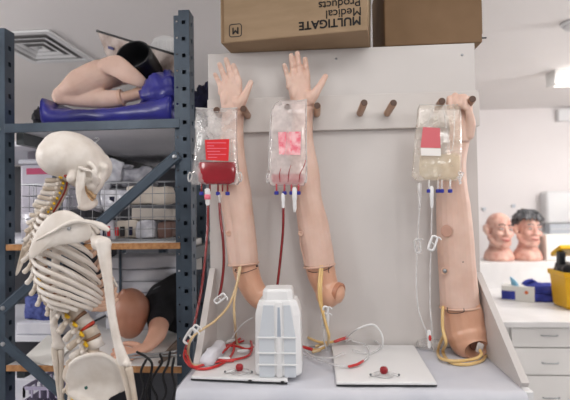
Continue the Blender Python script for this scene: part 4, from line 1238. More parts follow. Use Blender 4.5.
def label_patch(t, quad, Y, m, name='label'):
    b = new_bm(); prism(b, [P(x, y, Y) for x, y in quad], (0, .0006, 0)); return obj(name, b, m, t, smooth=False)
def ports(t, xs, y0, y1, Y, stem_m):
    for x in xs:
        b = new_bm(); sweep(b, [P(x, y0, Y), P(x, y1, Y)], .0028, None, 8, 1); pt = obj('outlet_port', b, stem_m, t)
        b = new_bm(); c = P(x, y1 + 1.5, Y); lathe(b, c, [(.004, -.005), (.0062, -.004), (.0062, .004), (.004, .005)], UP, 12); obj('blue_cap', b, M['blue'], pt, angle=40)
def rimtube(t, pts, m, r=.0016):
    b = new_bm(); sweep(b, pts, r, None, 6, 3); obj('welded_edge', b, m, t)
def spike(t, x, y0, y1, Y, m, r=.0055):
    b = new_bm(); a, c = P(x, y0, Y), P(x + .3, y1, Y); L = (a - c).length; d = (c - a).normalized()
    lathe(b, a, [(.003, 0), (r, L * .08), (r, L * .45), (r * .8, L * .55), (r * .8, L * .85), (.003, L)], d, 12); return obj('spike_connector', b, m, t, angle=50)
def clamp(t, px, py, Y, ang, s=1.0, m=None, flat=False):
    "white roller clamp: a little open frame with a lever"
    c = P(px, py, Y); R3 = Matrix.Rotation(math.radians(ang), 3, 'Y')
    b = new_bm()
    f = lambda x, z: c + R3 @ V(x * s, 0, z * s)
    loop = [f(-.008, -.016), f(-.004, -.021), f(.004, -.021), f(.008, -.016), f(.008, .014), f(.004, .02), f(-.004, .02), f(-.008, .014)]
    sweep(b, loop, .0034 * s, .0042 * s, 8, 3, up=V(0, -1, 0), closed=True)
    sweep(b, [f(.004, .02), f(.013, .021), f(.019, .017)], .0022 * s, .0034 * s, 8, 3, up=V(0, -1, 0))
    sweep(b, [f(-.008, .002), f(.008, -.004)], .002 * s, .003 * s, 8, 1, up=V(0, -1, 0))
    return obj('tube_clamp', b, m or M['white'], t)

GY = 1.328
hang = V(0, 0, 0)
# --- left bag, half full of blood
B1 = bag('clear blood bag half full of dark red blood with red label, on the leftmost pegs',
         [(108, 196, 237), (112, 195.5, 237.5), (135, 195, 237), (160, 193.5, 238), (172, 191.5, 239.5), (180, 189.5, 241), (185, 192, 238)], lambda v: 1.342 - .02 * min(1, v * 2.5), .011, M['film'], P(216, 186, GY))
fluidbody(B1, 'blood', [(162, 199, 235.5, .9), (162.6, 198.5, 236, 1), (172, 198, 236.6, 1), (179, 198.5, 236.2, .95), (182, 200, 235, .8), (184, 204, 231, .5)], 1.322, .0095, M['blood'])
lb = label_patch(B1, [(206, 160), (228.3, 161), (229.3, 139), (204.8, 139.8)], 1.3085, M['labelred'])
for k, (y, l, r) in enumerate([(142.5, 207, 226), (145.5, 207, 214), (148, 207, 226.5), (151, 207, 220), (154, 208, 226), (157, 208, 217)]):
    b = new_bm(); prism(b, [P(l, y, 1.308), P(r, y, 1.308), P(r, y + .7, 1.308), P(l, y + .7, 1.308)], (0, .0003, 0)); obj('print_line', b, M['labelpink'], lb, smooth=False)
rimtube(B1, [P(196, 108, 1.342), P(216, 109, 1.34), P(237, 108, 1.342)], M['clearhard'], .002)
for x0, s_ in ((190.5, -1), (239.5, 1)):
    b = new_bm(); sweep(b, [P(x0, 180, 1.322), P(x0 - 1.5 * s_, 175, 1.322), P(x0 + 1.0 * s_, 172.5, 1.322), P(x0 + 2.4 * s_, 177, 1.322), P(x0 + 1.5 * s_, 181.5, 1.322)], .0022, None, 8, 3, closed=True); obj('hanger_loop', b, M['clearhard'], B1)
ports(B1, [201.5, 218, 227.5], 183, 192, 1.322, M['bloodtube'])
for x in (210, 222.5): tube(B1, 'outlet_stub', [P(x, 183, 1.322), P(x, 191, 1.322)], .0026, M['bloodtube'], 1)
sp = spike(B1, 207.5, 188, 206, 1.322, M['white'], .0085)
b = new_bm(); lathe(b, P(207.5, 197, 1.322), [(.0088, -.007), (.0089, .007)], UP, 14); obj('pink_wrap', b, M['labelpink'], sp)
tube(B1, 'bloodline', [P(208, 205, 1.322), P(207.6, 225, 1.318), P(205.8, 250, 1.305), P(202, 285, 1.285), P(197, 312, 1.265), P(193, 329, 1.25)], .0036, M['bloodtube'])
spike(B1, 219.5, 194, 204, 1.322, M['clearhard'], .005)
tube(B1, 'bloodline', [P(219.5, 203, 1.322), P(220.5, 218, 1.318), P(223, 240, 1.312), P(223.8, 262, 1.308), P(221.8, 283, 1.303), P(219, 297, 1.3)], .0040, M['bloodtube'])
clamp(B1, 220, 298.5, 1.299, 52, .8)
c_ = clamp(B1, 190, 336, 1.243, 32, 1.0); clamp(B1, 194, 331, 1.247, 30, .8)
# red coils resting on the tray
tube(B1, 'red_tube', [P(188.5, 341, 1.238), Q(185, 350, .004), Q(184.5, 358), Q(191, 366.5), Q(203, 369), Q(217, 366), Q(228, 359.5), Q(233.5, 351, .004), Q(234, 343, .008)], .0036, M['redtube'])
tube(B1, 'red_tube', [Q(185.5, 350, .006), Q(192, 366, .006), Q(205, 364.5), Q(222, 361, .002), Q(238, 359, .002), Q(249, 355), Q(252, 347, .003), Q(249, 340), Q(236, 343, .004), Q(222, 347, .002), Q(212, 353), Q(219, 359.5, .004), Q(233, 361)], .0034, M['redtube'])
tube(B1, 'red_tube', [Q(211, 355, .006), Q(219, 348, .007), Q(234, 346, .008), Q(247, 349, .006), Q(253, 347, .003)], .0032, M['redtube'])
tube(B1, 'red_tube', [Q(222, 353, .009), Q(232, 344, .01), Q(243, 337, .008), Q(254, 334, .008)], .0032, M['redtube'])
tube(B1, 'clear_line', [P(252, 318, 1.34), P(245, 322, 1.34), P(238, 329, 1.33), P(232, 338, 1.33)], .0016, M['cleartube'])
for px, py, a_ in ((224, 358.5, 70), (231, 341, -50), (243, 351, 80)):
    b = new_bm(); c = Q(px, py, .006); d = V(math.cos(math.radians(a_ - 60)), math.sin(math.radians(a_ - 60)) * .4, 0).normalized(); sweep(b, [c - d * .014, c, c + d * .014], [.004, .0052, .004], None, 10, 1); obj('tube_joint', b, M['white'], B1)

# --- middle bag, almost empty, pink tinted
B2 = bag('pale nearly empty blood bag with pink label and red dregs, hung on pegs',
         [(100, 279, 306.5), (104, 274.5, 306.6), (110, 271.5, 306.4), (130, 270, 306.2), (155, 269.3, 306.3), (172, 268.5, 307), (180, 266.3, 307), (186, 271, 304)], lambda v: 1.342 - .02 * min(1, v * 2.5), .008, M['filmmilk'], P(288, 187, GY), seed=4)
label_patch(B2, [(279, 154.5), (300.5, 155), (301, 131.5), (278, 132)], 1.316, mat('faded_label', (244, 190, 194), .6, (230, 110, 128), 60, lo=.4, hi=.6))
fluidbody(B2, 'dregs', [(174, 272.5, 303, .4), (176, 271.5, 304, .6), (181, 272, 304, .6), (184.5, 275, 300, .4)], 1.322, .005, film('pink_dregs', (220, 80, 90), .5))
for pts in ([(301, 172), (304, 166), (305.5, 160)], [(280, 182), (279.5, 174), (281, 168)], [(288, 182), (289, 172), (291, 165)], [(299, 182), (300, 174), (303, 168)]):
    b = new_bm(); sweep(b, [P(x, y, 1.3145) for x, y in pts], [.0008, .0014, .0006], None, 6, 3); obj('blood_streak', b, M['blood'], B2)
rimtube(B2, [P(306.5, 99.5, 1.342), P(290, 102.5, 1.34), P(277.5, 105.5, 1.341), P(271.5, 112, 1.34), P(269.8, 135, 1.325), P(268.5, 170, 1.322)], M['clearhard'], .0018)
rimtube(B2, [P(306.5, 99.5, 1.342), P(306.3, 130, 1.325), P(306.8, 175, 1.322)], M['clearhard'], .0016)
for x0, s_ in ((268.5, -1), (304.5, 1)):
    b = new_bm(); sweep(b, [P(x0, 181, 1.322), P(x0 - 1.5 * s_, 176, 1.322), P(x0 + 1.0 * s_, 173.5, 1.322), P(x0 + 2.2 * s_, 178, 1.322), P(x0 + 1.3 * s_, 182.5, 1.322)], .0020, None, 8, 3, closed=True); obj('hanger_loop', b, M['clearhard'], B2)
ports(B2, [276.5, 284.5, 291.5, 298.5], 184, 191.5, 1.322, film('pink_stem', (216, 90, 100), .7))
spike(B2, 283, 193, 209, 1.320, M['white'], .0055); spike(B2, 294.5, 187, 212, 1.318, M['white'], .0068)
tube(B2, 'bloodline', [P(283.3, 208, 1.32), P(283, 230, 1.32), P(280.5, 258, 1.325), P(277.5, 285, 1.33), P(275, 312, 1.34), P(274, 338, 1.345), PZ(277, 345, TB)], .0038, M['bloodtube'])
# --- right bag, pale yellowish
B3 = bag('yellowish blood bag of pale serum with rose label, hung before the curled-finger arm',
         [(104.5, 419.5, 459.5), (109, 417.5, 461), (125, 416, 461.6), (145, 414, 461.8), (165, 412.5, 461.8), (176, 411.5, 461), (181, 416, 457)], lambda v: 1.342 - .02 * min(1, v * 2.5), .010, M['filmyel'], P(438, 182, GY), seed=9)
fluidbody(B3, 'serum', [(154, 421, 459, .6), (157, 420, 460, .9), (168, 419, 460, 1), (175, 420, 459, .85), (179.5, 425, 455, .5)], 1.324, .008, M['serum'])
lb = label_patch(B3, [(420.5, 147.5), (440.6, 148), (440, 128), (423, 127)], 1.3095, M['labelrose'])
label_patch(B3, [(421, 155.5), (441, 156), (440.7, 148.5), (420.6, 148)], 1.3095, M['whitetag'])
rimtube(B3, [P(419.5, 104.5, 1.342), P(440, 105.5, 1.34), P(459.5, 104.5, 1.342)], M['clearhard'], .0016)
for xs in ([(434, 107), (430.5, 116), (426, 127)], [(443, 107), (447, 130), (449.5, 148), (452, 150), (454, 135), (454.5, 110)]):
    b = new_bm(); sweep(b, [P(x, y, 1.306) for x, y in xs], .0011, None, 6, 4); obj('fold_ridge', b, M['clearhard'], B3)
for k in range(5):
    b = new_bm(); sweep(b, [P(459 + 2 * math.sin(k * 2.1), 172 + k * 2.4, 1.322), P(462 + 1.5 * math.cos(k), 173.5 + k * 2.4, 1.318), P(459.5, 175 + k * 2.2, 1.318)], .0020, None, 8, 3, closed=True); obj('hanger_loop', b, M['clearhard'], B3)
ports(B3, [429, 438, 441.8, 450.2], 180, 189.5, 1.322, M['clearhard'])
spike(B3, 419.3, 183, 208, 1.322, M['clearhard'], .0055); spike(B3, 431.5, 186, 208, 1.320, M['white'], .0058)
def onwall(px, py, h=.03): return P(px, py, BY - h)
tube(B3, 'clear_line', [P(419.5, 207, 1.322), P(418.3, 228, 1.33), P(417, 250, 1.34), P(416.5, 290, 1.34), P(420, 315, 1.33), P(428, 335, 1.32), PZ(433, 349, CT)], .0019, M['cleartube'])
tube(B3, 'clear_line', [P(431.8, 207, 1.32), P(431.5, 230, 1.32), P(430.5, 262, 1.33), P(430, 300, 1.33), P(431.5, 325, 1.32), PZ(434, 352, CT)], .0018, M['cleartube'])
clamp(B3, 432.8, 243, 1.315, 20, .92); clamp(B3, 417.5, 246, 1.328, -6, .85, M['clearhard'])
sp = spike(B3, 429, 330, 348, 1.315, M['white'], .0055)
b = new_bm(); ell(b, P(430, 338, 1.308), (.004, .003, .008), None, 8, 6); obj('red_mark', b, M['redtube'], sp)

# clear and red line from the middle arm over to the middle tray
ln = thing('infusion_line', 'clear looping infusion line with white clamp and red joints between container and middle tray', 'tubing', Q(345, 350))
clamp(ln, 325.5, 320, 1.325, 4, .85); clamp(ln, 325, 313, 1.322, 10, .85)
tube(ln, 'clear_line', [P(325.5, 316, 1.325), P(324.5, 328, 1.318), P(324, 340, 1.31), PZ(327, 350, TB)], .0024, M['cleartube'])
tube(ln, 'amber_tube', [PZ(303, 334, TB + .012), PZ(311, 339, TB + .012), PZ(322, 342.5, TB + .01), PZ(334, 341.5, TB + .01), PZ(342, 338.5, TB + .012)], .0040, M['yeltube'])
tube(ln, 'red_joint', [PZ(335, 341.5, TB + .012), PZ(347, 337.5, TB + .016)], .0046, film('pink_joint', (226, 96, 96), .8), 1)
tube(ln, 'clear_line', [PZ(346, 338, TB + .016), P(356, 330, 1.36), P(366, 325.5, 1.37), P(374, 325, 1.375), P(380, 331, 1.375), P(383, 340, 1.37), PZ(382, 348, TB + .002)], .0027, M['white'])
tube(ln, 'clear_line', [PZ(346, 341, TB + .01), PZ(358, 337.5, TB + .008), PZ(372, 340, TB + .004), PZ(381, 346, TB + .002), PZ(370, 353.5, TB), PZ(352, 350, TB + .004)], .0024, M['cleartube'])
tube(ln, 'clear_line', [PZ(302, 354, CT + .006), PZ(318, 359.5, CT + .008), PZ(335, 365, TB + .004), PZ(350, 366, TB), PZ(362, 362, TB), PZ(369, 354, TB), PZ(366, 345, TB + .004), PZ(352, 341, TB + .008)], .0026, M['cleartube'])
tube(ln, 'red_joint', [PZ(349, 366.5, TB + .002), PZ(357, 364.5, TB + .002), PZ(363, 361, TB + .002)], .0036, M['redtube'], 2)
tube(ln, 'clear_line', [PZ(303, 349, CT + .008), PZ(313, 356, CT + .012), PZ(330, 358, CT + .014), PZ(344, 353, TB + .006)], .0026, M['cleartube'])
for a_, c_, m_ in (((303, 347), (312, 349.5), 'redtube'), ((316, 346.5), (327, 343), 'goldtube'), ((313, 352), (320, 350), 'goldtube'), ((320, 348), (325, 346), 'white')):
    tube(ln, 'tube_joint', [PZ(*a_, CT + .010), PZ(*c_, CT + .012)], .0048, M[m_], 1)
# clear plastic pack lying by the right arm
b = new_bm(); crumple(b, PZ(429, 345, CT + .006) + V(0, 0, .006), (.07, .07, .018), .006, 31, None, 7, 30)
single('clear_wrapper', b, M['film'], 'small crumpled clear wrapper on the cloth, left of the right-hand arm', 'wrapper')
# ================================================================== things on the lower shelves
# ---- second shelf: wire basket of supplies
Z2 = z2 + .001
GB = 1.60
def PB(px, py, Y=GB): return P(px, py, Y)
gx0, gx1 = PB(22, 210).x, PB(177, 210).x
gz0, gz1 = Z2 + .002, PB(100, 183).z
gy1 = GB + .42
bk = thing('wire_basket', 'grey wire grid basket full of wrapped supplies on the middle shelf', 'basket', ((gx0 + gx1) / 2, (GB + gy1) / 2, Z2))
wm = mat('galvanised_wire', (150, 152, 156), .4, metal=.6)
b = new_bm(); sweep(b, [(gx0, GB, gz1), (gx1, GB, gz1), (gx1, gy1, gz1), (gx0, gy1, gz1)], .0028, None, 8, 1, closed=True)
sweep(b, [(gx0, GB, gz0 + .003), (gx1, GB, gz0 + .003), (gx1, gy1, gz0 + .003), (gx0, gy1, gz0 + .003)], .0028, None, 8, 1, closed=True)
obj('rim_wire', b, wm, bk)
def grid(p0, p1, n):
    b = new_bm(); p0 = Vector(p0); p1 = Vector(p1); d = p1 - p0
    for k in range(1, n):
        q = p0 + d * k / n; sweep(b, [q, q + V(0, 0, gz1 - gz0)], .0014, None, 6, 1)
    for k in range(1, 5):
        z = V(0, 0, (gz1 - gz0) * k / 5); sweep(b, [p0 + z, p1 + z], .0014, None, 6, 1)
    return obj('wire_side', b, wm, bk)
grid((gx0, GB, gz0), (gx1, GB, gz0), 13); grid((gx0, GB, gz0), (gx0, gy1, gz0), 10); grid((gx1, GB, gz0), (gx1, gy1, gz0), 10); grid((gx0, gy1, gz0), (gx1, gy1, gz0), 13)
b = new_bm()
for k in range(14):
    x = gx0 + (gx1 - gx0) * k / 13; sweep(b, [(x, GB, gz0 + .003), (x, gy1, gz0 + .003)], .0014, None, 6, 1)
obj('wire_floor', b, wm, bk)

def soft(px, py, Y, s, mt, label, name='wrapped_pack', cat='pack', seed=1, amp=.012, rot=None, group=None, freq=14, puff=.3, on=None, marks=()):
    c = P(px, py, Y)
    if on is not None: c.z = on + s[2] / 2
    b = new_bm(); crumple(b, c, s, amp, seed, rot, 9, freq, puff)
    if not marks: return single(name, b, mt, label, cat, group)
    t = thing(name, label, cat, V(c.x, c.y, c.z - s[2] / 2), group)
    obj('wrapping', b, mt, t)
    for dx, dz, w, h, m_ in marks:
        b = new_bm(); box(b, c + V(dx, -s[1] / 2 - .004, dz), (w, .006, h), None, .001); obj('printed_band', b, M[m_], t, smooth=False)
    return t
wrapw = mat('glossy_white_wrap', (222, 222, 228), .25, (176, 176, 188), 26, .5, 30, coat=.3)
wrapg = mat('glossy_grey_wrap', (182, 182, 190), .25, (140, 140, 150), 26, .5, 30, coat=.3)
wrapc = mat('cream_pack', (214, 204, 192), .5, (196, 184, 172), 12, .3, 30)
G1 = 'wrapped supplies in the wire basket'
bz = gz0 + .006
soft(128, 226, 1.68, (.11, .09, .06), wrapc, 'cream wrapped pack low in the wire basket, with a red and black band', seed=2, on=bz, marks=((-.02, -.005, .012, .03, 'labelred'), (.0, -.005, .016, .034, 'ink'), (.03, -.004, .012, .03, 'navy')), group=G1)
soft(112, 228, 1.66, (.05, .08, .065), wrapw, 'white wrapped pack low in the basket with a blue and red strip, behind the shoulder', seed=3, on=bz, marks=((-.008, -.005, .010, .035, 'navy'), (.008, -.005, .010, .035, 'labelred')), group=G1)
soft(150, 228, 1.67, (.06, .08, .06), wrapw, 'white wrapped pack low in the basket, third along from the shoulder', seed=4, on=bz, group=G1)
soft(169, 226, 1.67, (.05, .08, .055), mat('brown_pack', (112, 84, 76), .6), 'brown pack low in the wire basket beside the right steel upright', seed=5, on=bz, group=G1)
b = new_bm(); c = P(157, 214, 1.69); box(b, c, (.15, .1, .04), roty(2), .004); single('dressing_box', b, mat('beige_box', (196, 188, 180), .6), 'long beige box lying across the packs in the basket, beside the right upright', 'box', G1, smooth=False)
b = new_bm(); c = P(157, 208.5, 1.70); box(b, c + V(0, 0, .003), (.15, .1, .018), roty(2), .003); single('flat_tray_pack', b, M['greybox'], 'dark grey flat pack on top of the long beige box in the basket', 'pack', G1, smooth=False)
soft(152, 196, 1.72, (.15, .12, .06), wrapc, 'large cream pack on top of the basket load, beside the right upright', seed=6, group=G1)
soft(120, 200, 1.70, (.10, .10, .075), wrapw, 'crinkled white plastic pack in the middle of the basket with a blue mark', seed=7, amp=.02, group=G1, marks=((-.006, .0, .016, .022, 'navy'),))
soft(112, 172, 1.80, (.13, .14, .075), wrapw, 'crinkled clear-white plastic pack heaped above the basket rim beside the skull', seed=8, amp=.024, freq=20, group=G1)
soft(140, 178, 1.82, (.12, .13, .06), wrapg, 'crinkled silvery plastic pack heaped above the basket rim under the diagonal brace', seed=9, amp=.024, freq=20, group=G1)
soft(100, 196, 1.72, (.05, .1, .09), wrapw, 'small crinkled white pack in the basket right behind the jaw', seed=10, amp=.02, group=G1)
soft(41, 220, 1.68, (.085, .12, .10), mat('milky_pack', (206, 204, 216), .3, (170, 168, 184), 14, .4, 24, coat=.3), 'milky plastic pack at the left end of the wire basket with a red mark', seed=11, amp=.012, on=bz, group=G1, marks=((.005, .01, .008, .03, 'labelred'),))
soft(72, 222, 1.80, (.20, .16, .10), M['darkbox'], 'dark sack in the basket behind the neck of the skeleton', 'sack', 'sack', seed=12, on=bz, group=G1)
# storage boxes behind the basket
b = new_bm(); x0 = P(20, 170, 2.0).x
sb = thing('storage_box', 'white lidded storage box with a magenta strip on the rear rack behind the skull', 'storage box', (x0 + .11, 2.14, Z2))
zz = P(40, 164, 2.0).z
box2(b, (x0, 2.0, Z2), (x0 + .22, 2.3, zz), .01); obj('tub', b, mat('frosted_tub', (196, 192, 204), .4), sb, smooth=False)
b = new_bm(); box2(b, (x0 - .006, 1.994, zz + .001), (x0 + .226, 2.306, zz + .022), .006); obj('lid', b, M['sheet'], sb, smooth=False)
b = new_bm(); box2(b, (x0 + .03, 1.9975, zz - .045), (x0 + .17, 2.0005, zz - .018), .001); obj('printed_strip', b, M['magenta'], sb, smooth=False)
b = new_bm(); box2(b, (x0 + .0, 2.05, zz + .023), (x0 + .2, 2.28, zz + .075), .006); single('storage_tray', b, mat('mauve_grey_tray', (170, 164, 176), .5), 'mauve-grey tray stacked on the lidded storage box behind the skull', 'tray', smooth=False)
b = new_bm(); box2(b, (xl0 + .045, 2.30, Z2), (xc - .03, 2.7, z1 - .085), .006); single('storage_box', b, M['greybox'], 'added dark grey box darkening the middle shelf behind the wire basket', 'storage box', smooth=False)  # added dark box, keeps the bright back wall from showing through

# second rack beyond the shelving, seen through it at the left
RX1 = xl0 - .06; RX0 = RX1 - .75
rk = thing('storage_rack', 'pale storage rack standing beyond the front shelving at the left edge', 'rack', ((RX0 + RX1) / 2, 2.24, 0))
for z in (z2, z3, .58, z1):
    b = new_bm(); box2(b, (RX0, 1.88, z - .022), (RX1, 2.6, z), .002); obj('rack_shelf', b, M['shelfpan'], rk, smooth=False)
for x in (RX0 - .031, RX1 + .001):
    for y in (1.9, 2.55):
        b = new_bm(); box2(b, (x, y, 0), (x + .03, y + .03, 1.75), .002); obj('rack_post', b, M['steel'], rk, smooth=False)
b = new_bm(); box2(b, (RX0 + .02, 2.56, z3), (RX1 - .02, 2.575, z1 - .03), .001); obj('rack_back', b, M['darkbox'], rk, smooth=False)
b = new_bm(); box2(b, (RX0 + .02, 2.56, .6), (RX1 - .02, 2.575, z3 - .03), .001); obj('rack_back', b, M['darkbox'], rk, smooth=False)

# ---- third shelf: manikin lying on its side, arm stretched out
Z3 = z3 + .001
mk = thing('manikin', 'bald brown training manikin in a black shirt lying on the lower shelf', 'manikin', (P(140, 340, 1.85).x, 1.9, Z3))
hc = P(130, 309, 1.80); hc.z = Z3 + .118
b = new_bm()
ell(b, hc, (.072, .1, .088), rotz(20), 24, 16)
ell(b, hc + V(.012, -.03, -.028), (.058, .07, .068), rotz(15), 20, 12)
ell(b, hc + V(-.02, .03, .018), (.05, .07, .062), rotz(20), 20, 12)
sweep(b, [hc + V(.02, .04, -.01), hc + V(.07, .10, -.005), hc + V(.13, .15, 0)], [.05, .048, .055], None, 16, 4)
for dx, dy, dz in ((-.01, -.03, .082), ):
    ell(b, hc + V(dx, dy, dz), (.012, .02, .010), rotz(25), 10, 8)
obj('head', b, M['tan'], mk, vox=.0045, sm=6)
b = new_bm(); sweep(b, [hc + V(.04, .075, -.008), hc + V(.085, .11, .0), hc + V(.15, .17, .0), hc + V(.22, .27, -.005)], [.055, .10, .135, .12], [.05, .095, .13, .11], 20, 5)
sweep(b, [hc + V(.09, .09, .03), hc + V(.11, .04, -.02), hc + V(.11, .0, -.045)], [.055, .05, .044], None, 16, 4)
obj('black_shirt', b, M['blackcloth'], mk, vox=.005, sm=5)
b = new_bm(); sweep(b, [hc + V(.045, .085, .05), hc + V(.08, .075, .075), hc + V(.12, .09, .085)], .006, None, 8, 4); obj('neck_strap', b, M['greybox'], mk)
b = new_bm()
w0 = P(147, 351, 1.64); w0.z = Z3 + .026
el = hc + V(.12, -.02, -.05)
sweep(b, [el, el.lerp(w0, .5) + V(.012, 0, .003), w0], [.038, .033, .023], [.036, .03, .018], 16, 5)
sweep(b, [w0, P(137, 351, 1.60) * 1, P(129, 353, 1.585)], [.023, .028, .028], [.017, .014, .011], 14, 4, up=UP)
pal = P(131, 352, 1.59)
for k, (tx, ty, tY) in enumerate(((113.5, 350, 1.585), (112, 354.5, 1.57), (114, 359, 1.56), (119, 362.5, 1.555))):
    bx = P(130 + k * .8, 350 + k * 2.6, 1.60 - .012 * k); tp = P(tx, ty, tY)
    bx.z = max(bx.z, Z3 + .011); tp.z = max(tp.z, Z3 + .009)
    sweep(b, [bx, bx.lerp(tp, .5) + V(0, 0, .006), tp], [.0095, .0088, .007], None, 10, 4)
tb0, tb1 = P(138, 346, 1.63), P(124, 343.5, 1.64)
sweep(b, [tb0, tb0.lerp(tb1, .5) + V(0, 0, .003), tb1], [.013, .0105, .008], None, 10, 4)
for v in b.verts: v.co.z = max(v.co.z, Z3 + .0015)
obj('arm', b, M['tan2'], mk, vox=.003, sm=3)
# folded white linen in a stack behind the manikin
for k in range(6):
    b = new_bm(); crumple(b, P(150, 300, 2.12) + V(.0, 0, 0), (.31, .26, .048), .008, 20 + k, None, 8, 10, .12)
    for v in b.verts: v.co.z += (Z3 + .026 + .051 * k) - P(150, 300, 2.12).z
    single('folded_linen', b, M['sheet'], ['lowest folded white linen of the pile behind the manikin', 'folded white linen second from the bottom behind the manikin', 'folded white linen third from the bottom behind the manikin', 'folded white linen third from the top behind the manikin', 'folded white linen second from the top behind the manikin', 'topmost folded white linen of the pile behind the manikin'][k], 'linen', 'white linen pile behind the manikin')
b = new_bm(); sweep(b, [P(120, 250, 1.98), P(120.5, 283, 1.98), V(P(120.5, 283, 1.98).x, 1.98, Z3 + .002)], .006, None, 10, 1); 
pr = thing('rack_post', 'thin blue-grey post standing on the lower shelf behind the shoulder joint', 'post', V(P(120.5, 283, 1.98).x, 1.98, Z3)); obj('rod', b, M['steel'], pr)
b = new_bm(); box(b, V(P(120.5, 283, 1.98).x, 1.98, Z3 + .002), (.05, .05, .003), None, .001); obj('foot_plate', b, M['steel'], pr, smooth=False)
# left side: white slabs, blue net bag, sheet
b = new_bm(); q = P(40, 330, 1.95); box2(b, (P(16, 330, 1.9).x, 1.9, Z3), (P(62, 330, 1.9).x, 2.2, P(40, 323, 1.9).z), .006)
single('foam_block', b, M['sheet'], 'white foam block on the rear rack, under the blue net bag', 'foam block', smooth=False)
soft(44, 309, 2.0, (.11, .1, .10), mat('blue_net', (92, 104, 170), .8, (48, 58, 120), 60, .5, 90), 'blue net bag on the white foam block on the rear rack', 'net_bag', 'bag', seed=40, on=P(40, 323, 1.9).z + .001)
b = new_bm()
sh = [PZ(22, 360, Z3 + .002), PZ(52, 366, Z3 + .002), PZ(72, 348, Z3 + .004), PZ(48, 336, Z3 + .004)]
prism(b, sh, (0, 0, .004)); single('paper_sheet', b, M['paper'], 'white sheet of paper on the lower shelf behind the far forearm', 'paper', smooth=False)
# loop of black cable and dark tools
cb = thing('cable_bundle', 'black cables looped over the front edge of the lower shelf below the manikin hand', 'cable', PZ(155, 366, Z3))
for k, pts in enumerate(([(137, 352), (146, 357), (152, 364), (150, 378), (146, 392), (149, 405)], [(160, 354), (162, 362), (156, 372), (151, 384), (157, 398), (154, 410)], [(170, 352), (168, 364), (163, 376), (166, 392), (160, 406)], [(146, 360), (141, 372), (144, 388), (140, 404)], [(174, 358), (172, 372), (175, 388), (171, 406)])):
    b = new_bm(); sweep(b, [P(x, y, SY - .012 - .004 * k) for x, y in pts], .0042, None, 8, 5); obj('cable', b, M['black'], cb)
ins = thing('forceps', 'long grey metal forceps lying beside the manikin hand on the lower shelf', 'forceps', PZ(150, 356, Z3))
b = new_bm(); sweep(b, [P(128, 355.5, SY + .02), P(140, 353.5, SY + .015), P(152, 354.5, SY + .012), P(178, 351, SY + .03)], .0042, None, 8, 4); obj('shaft', b, M['metal'], ins)
b = new_bm(); sweep(b, [P(126, 358, SY + .02), P(140, 357, SY + .012), P(150, 357.5, SY + .01), P(177, 354.5, SY + .03)], .0034, None, 8, 4); obj('shaft', b, M['metal'], ins)
# rolled tubes fanning along the shelf at the right
for k in range(4):
    b = new_bm(); sweep(b, [PZ(160 + k * 2, 362 - 3 * k, Z3 + .008 + .012 * (k % 2)), PZ(178 + 1.0 * k, 352 - 5 * k, Z3 + .008 + .012 * (k % 2))], .006, None, 10, 1)
    single('tube_roll', b, mat('taupe_tube', (122, 104, 92), .6), ['taupe rod beside the manikin arm, nearest the shelf edge', 'taupe rod beside the manikin arm, second from the shelf edge', 'taupe rod beside the manikin arm, third from the shelf edge', 'taupe rod lying closest against the manikin arm'][k], 'rod', 'rods beside the manikin arm')
# ---- lowest shelf
Z4 = .581
b = new_bm(); box2(b, (P(16, 380, 1.9).x, 1.85, Z4), (P(62, 380, 1.9).x, 2.3, P(40, 375, 1.9).z), .006)
single('foam_block', b, M['sheet'], 'tall white foam block low on the rear rack, above the lilac crate', 'foam block', smooth=False)
cx_, cz_ = P(24, 390, 1.56).x, P(42, 386.5, 1.56).z
cr = thing('plastic_crate', 'pale lilac slotted plastic crate at the bottom left behind the far forearm', 'crate', (cx_ + .09, 1.7, Z4))
b = new_bm()
r9 = roty(-5)
W9, D9, H9 = .17, .2, cz_ - Z4
def wallslots(bm, o, u, w, h, n):
    o = Vector(o); u = Vector(u)
    box(bm, o + u * w / 2 + V(0, 0, h - .006), (w + .004 if u.x else .004, .004 if u.x else w + .004, .012), None)
    box(bm, o + u * w / 2 + V(0, 0, h * .45), (w if u.x else .004, .004 if u.x else w, h * .88 - .035), None)
    for k in range(n + 1):
        box(bm, o + u * (w * k / n) + V(0, 0, h - .022), (.006, .006, .03), None)
wallslots(b, (cx_, 1.56, Z4), (1, 0, 0), W9, H9, 6); wallslots(b, (cx_, 1.56 + D9, Z4), (1, 0, 0), W9, H9, 6)
wallslots(b, (cx_, 1.56, Z4), (0, 1, 0), D9, H9, 6); wallslots(b, (cx_ + W9, 1.56, Z4), (0, 1, 0), D9, H9, 6)
obj('slotted_sides', b, M['mauve'], cr, smooth=False)
b = new_bm(); box2(b, (cx_, 1.56, Z4), (cx_ + W9, 1.56 + D9, Z4 + .004)); obj('crate_floor', b, M['mauve'], cr, smooth=False)
b = new_bm(); box2(b, (P(92, 380, 1.75).x, 1.75, Z4), (P(150, 380, 1.75).x, 2.3, Z3 - .1), .006); single('storage_box', b, M['darkbox'], 'black box on the lowest shelf behind the hip bone', 'storage box', smooth=False)
b = new_bm(); box2(b, (P(153, 380, 1.75).x, 1.72, Z4), (P(178, 380, 1.75).x, 2.2, Z3 - .07), .006); single('storage_box', b, M['greybox'], 'dark grey box on the lowest shelf behind the hanging cables', 'storage box', smooth=False)

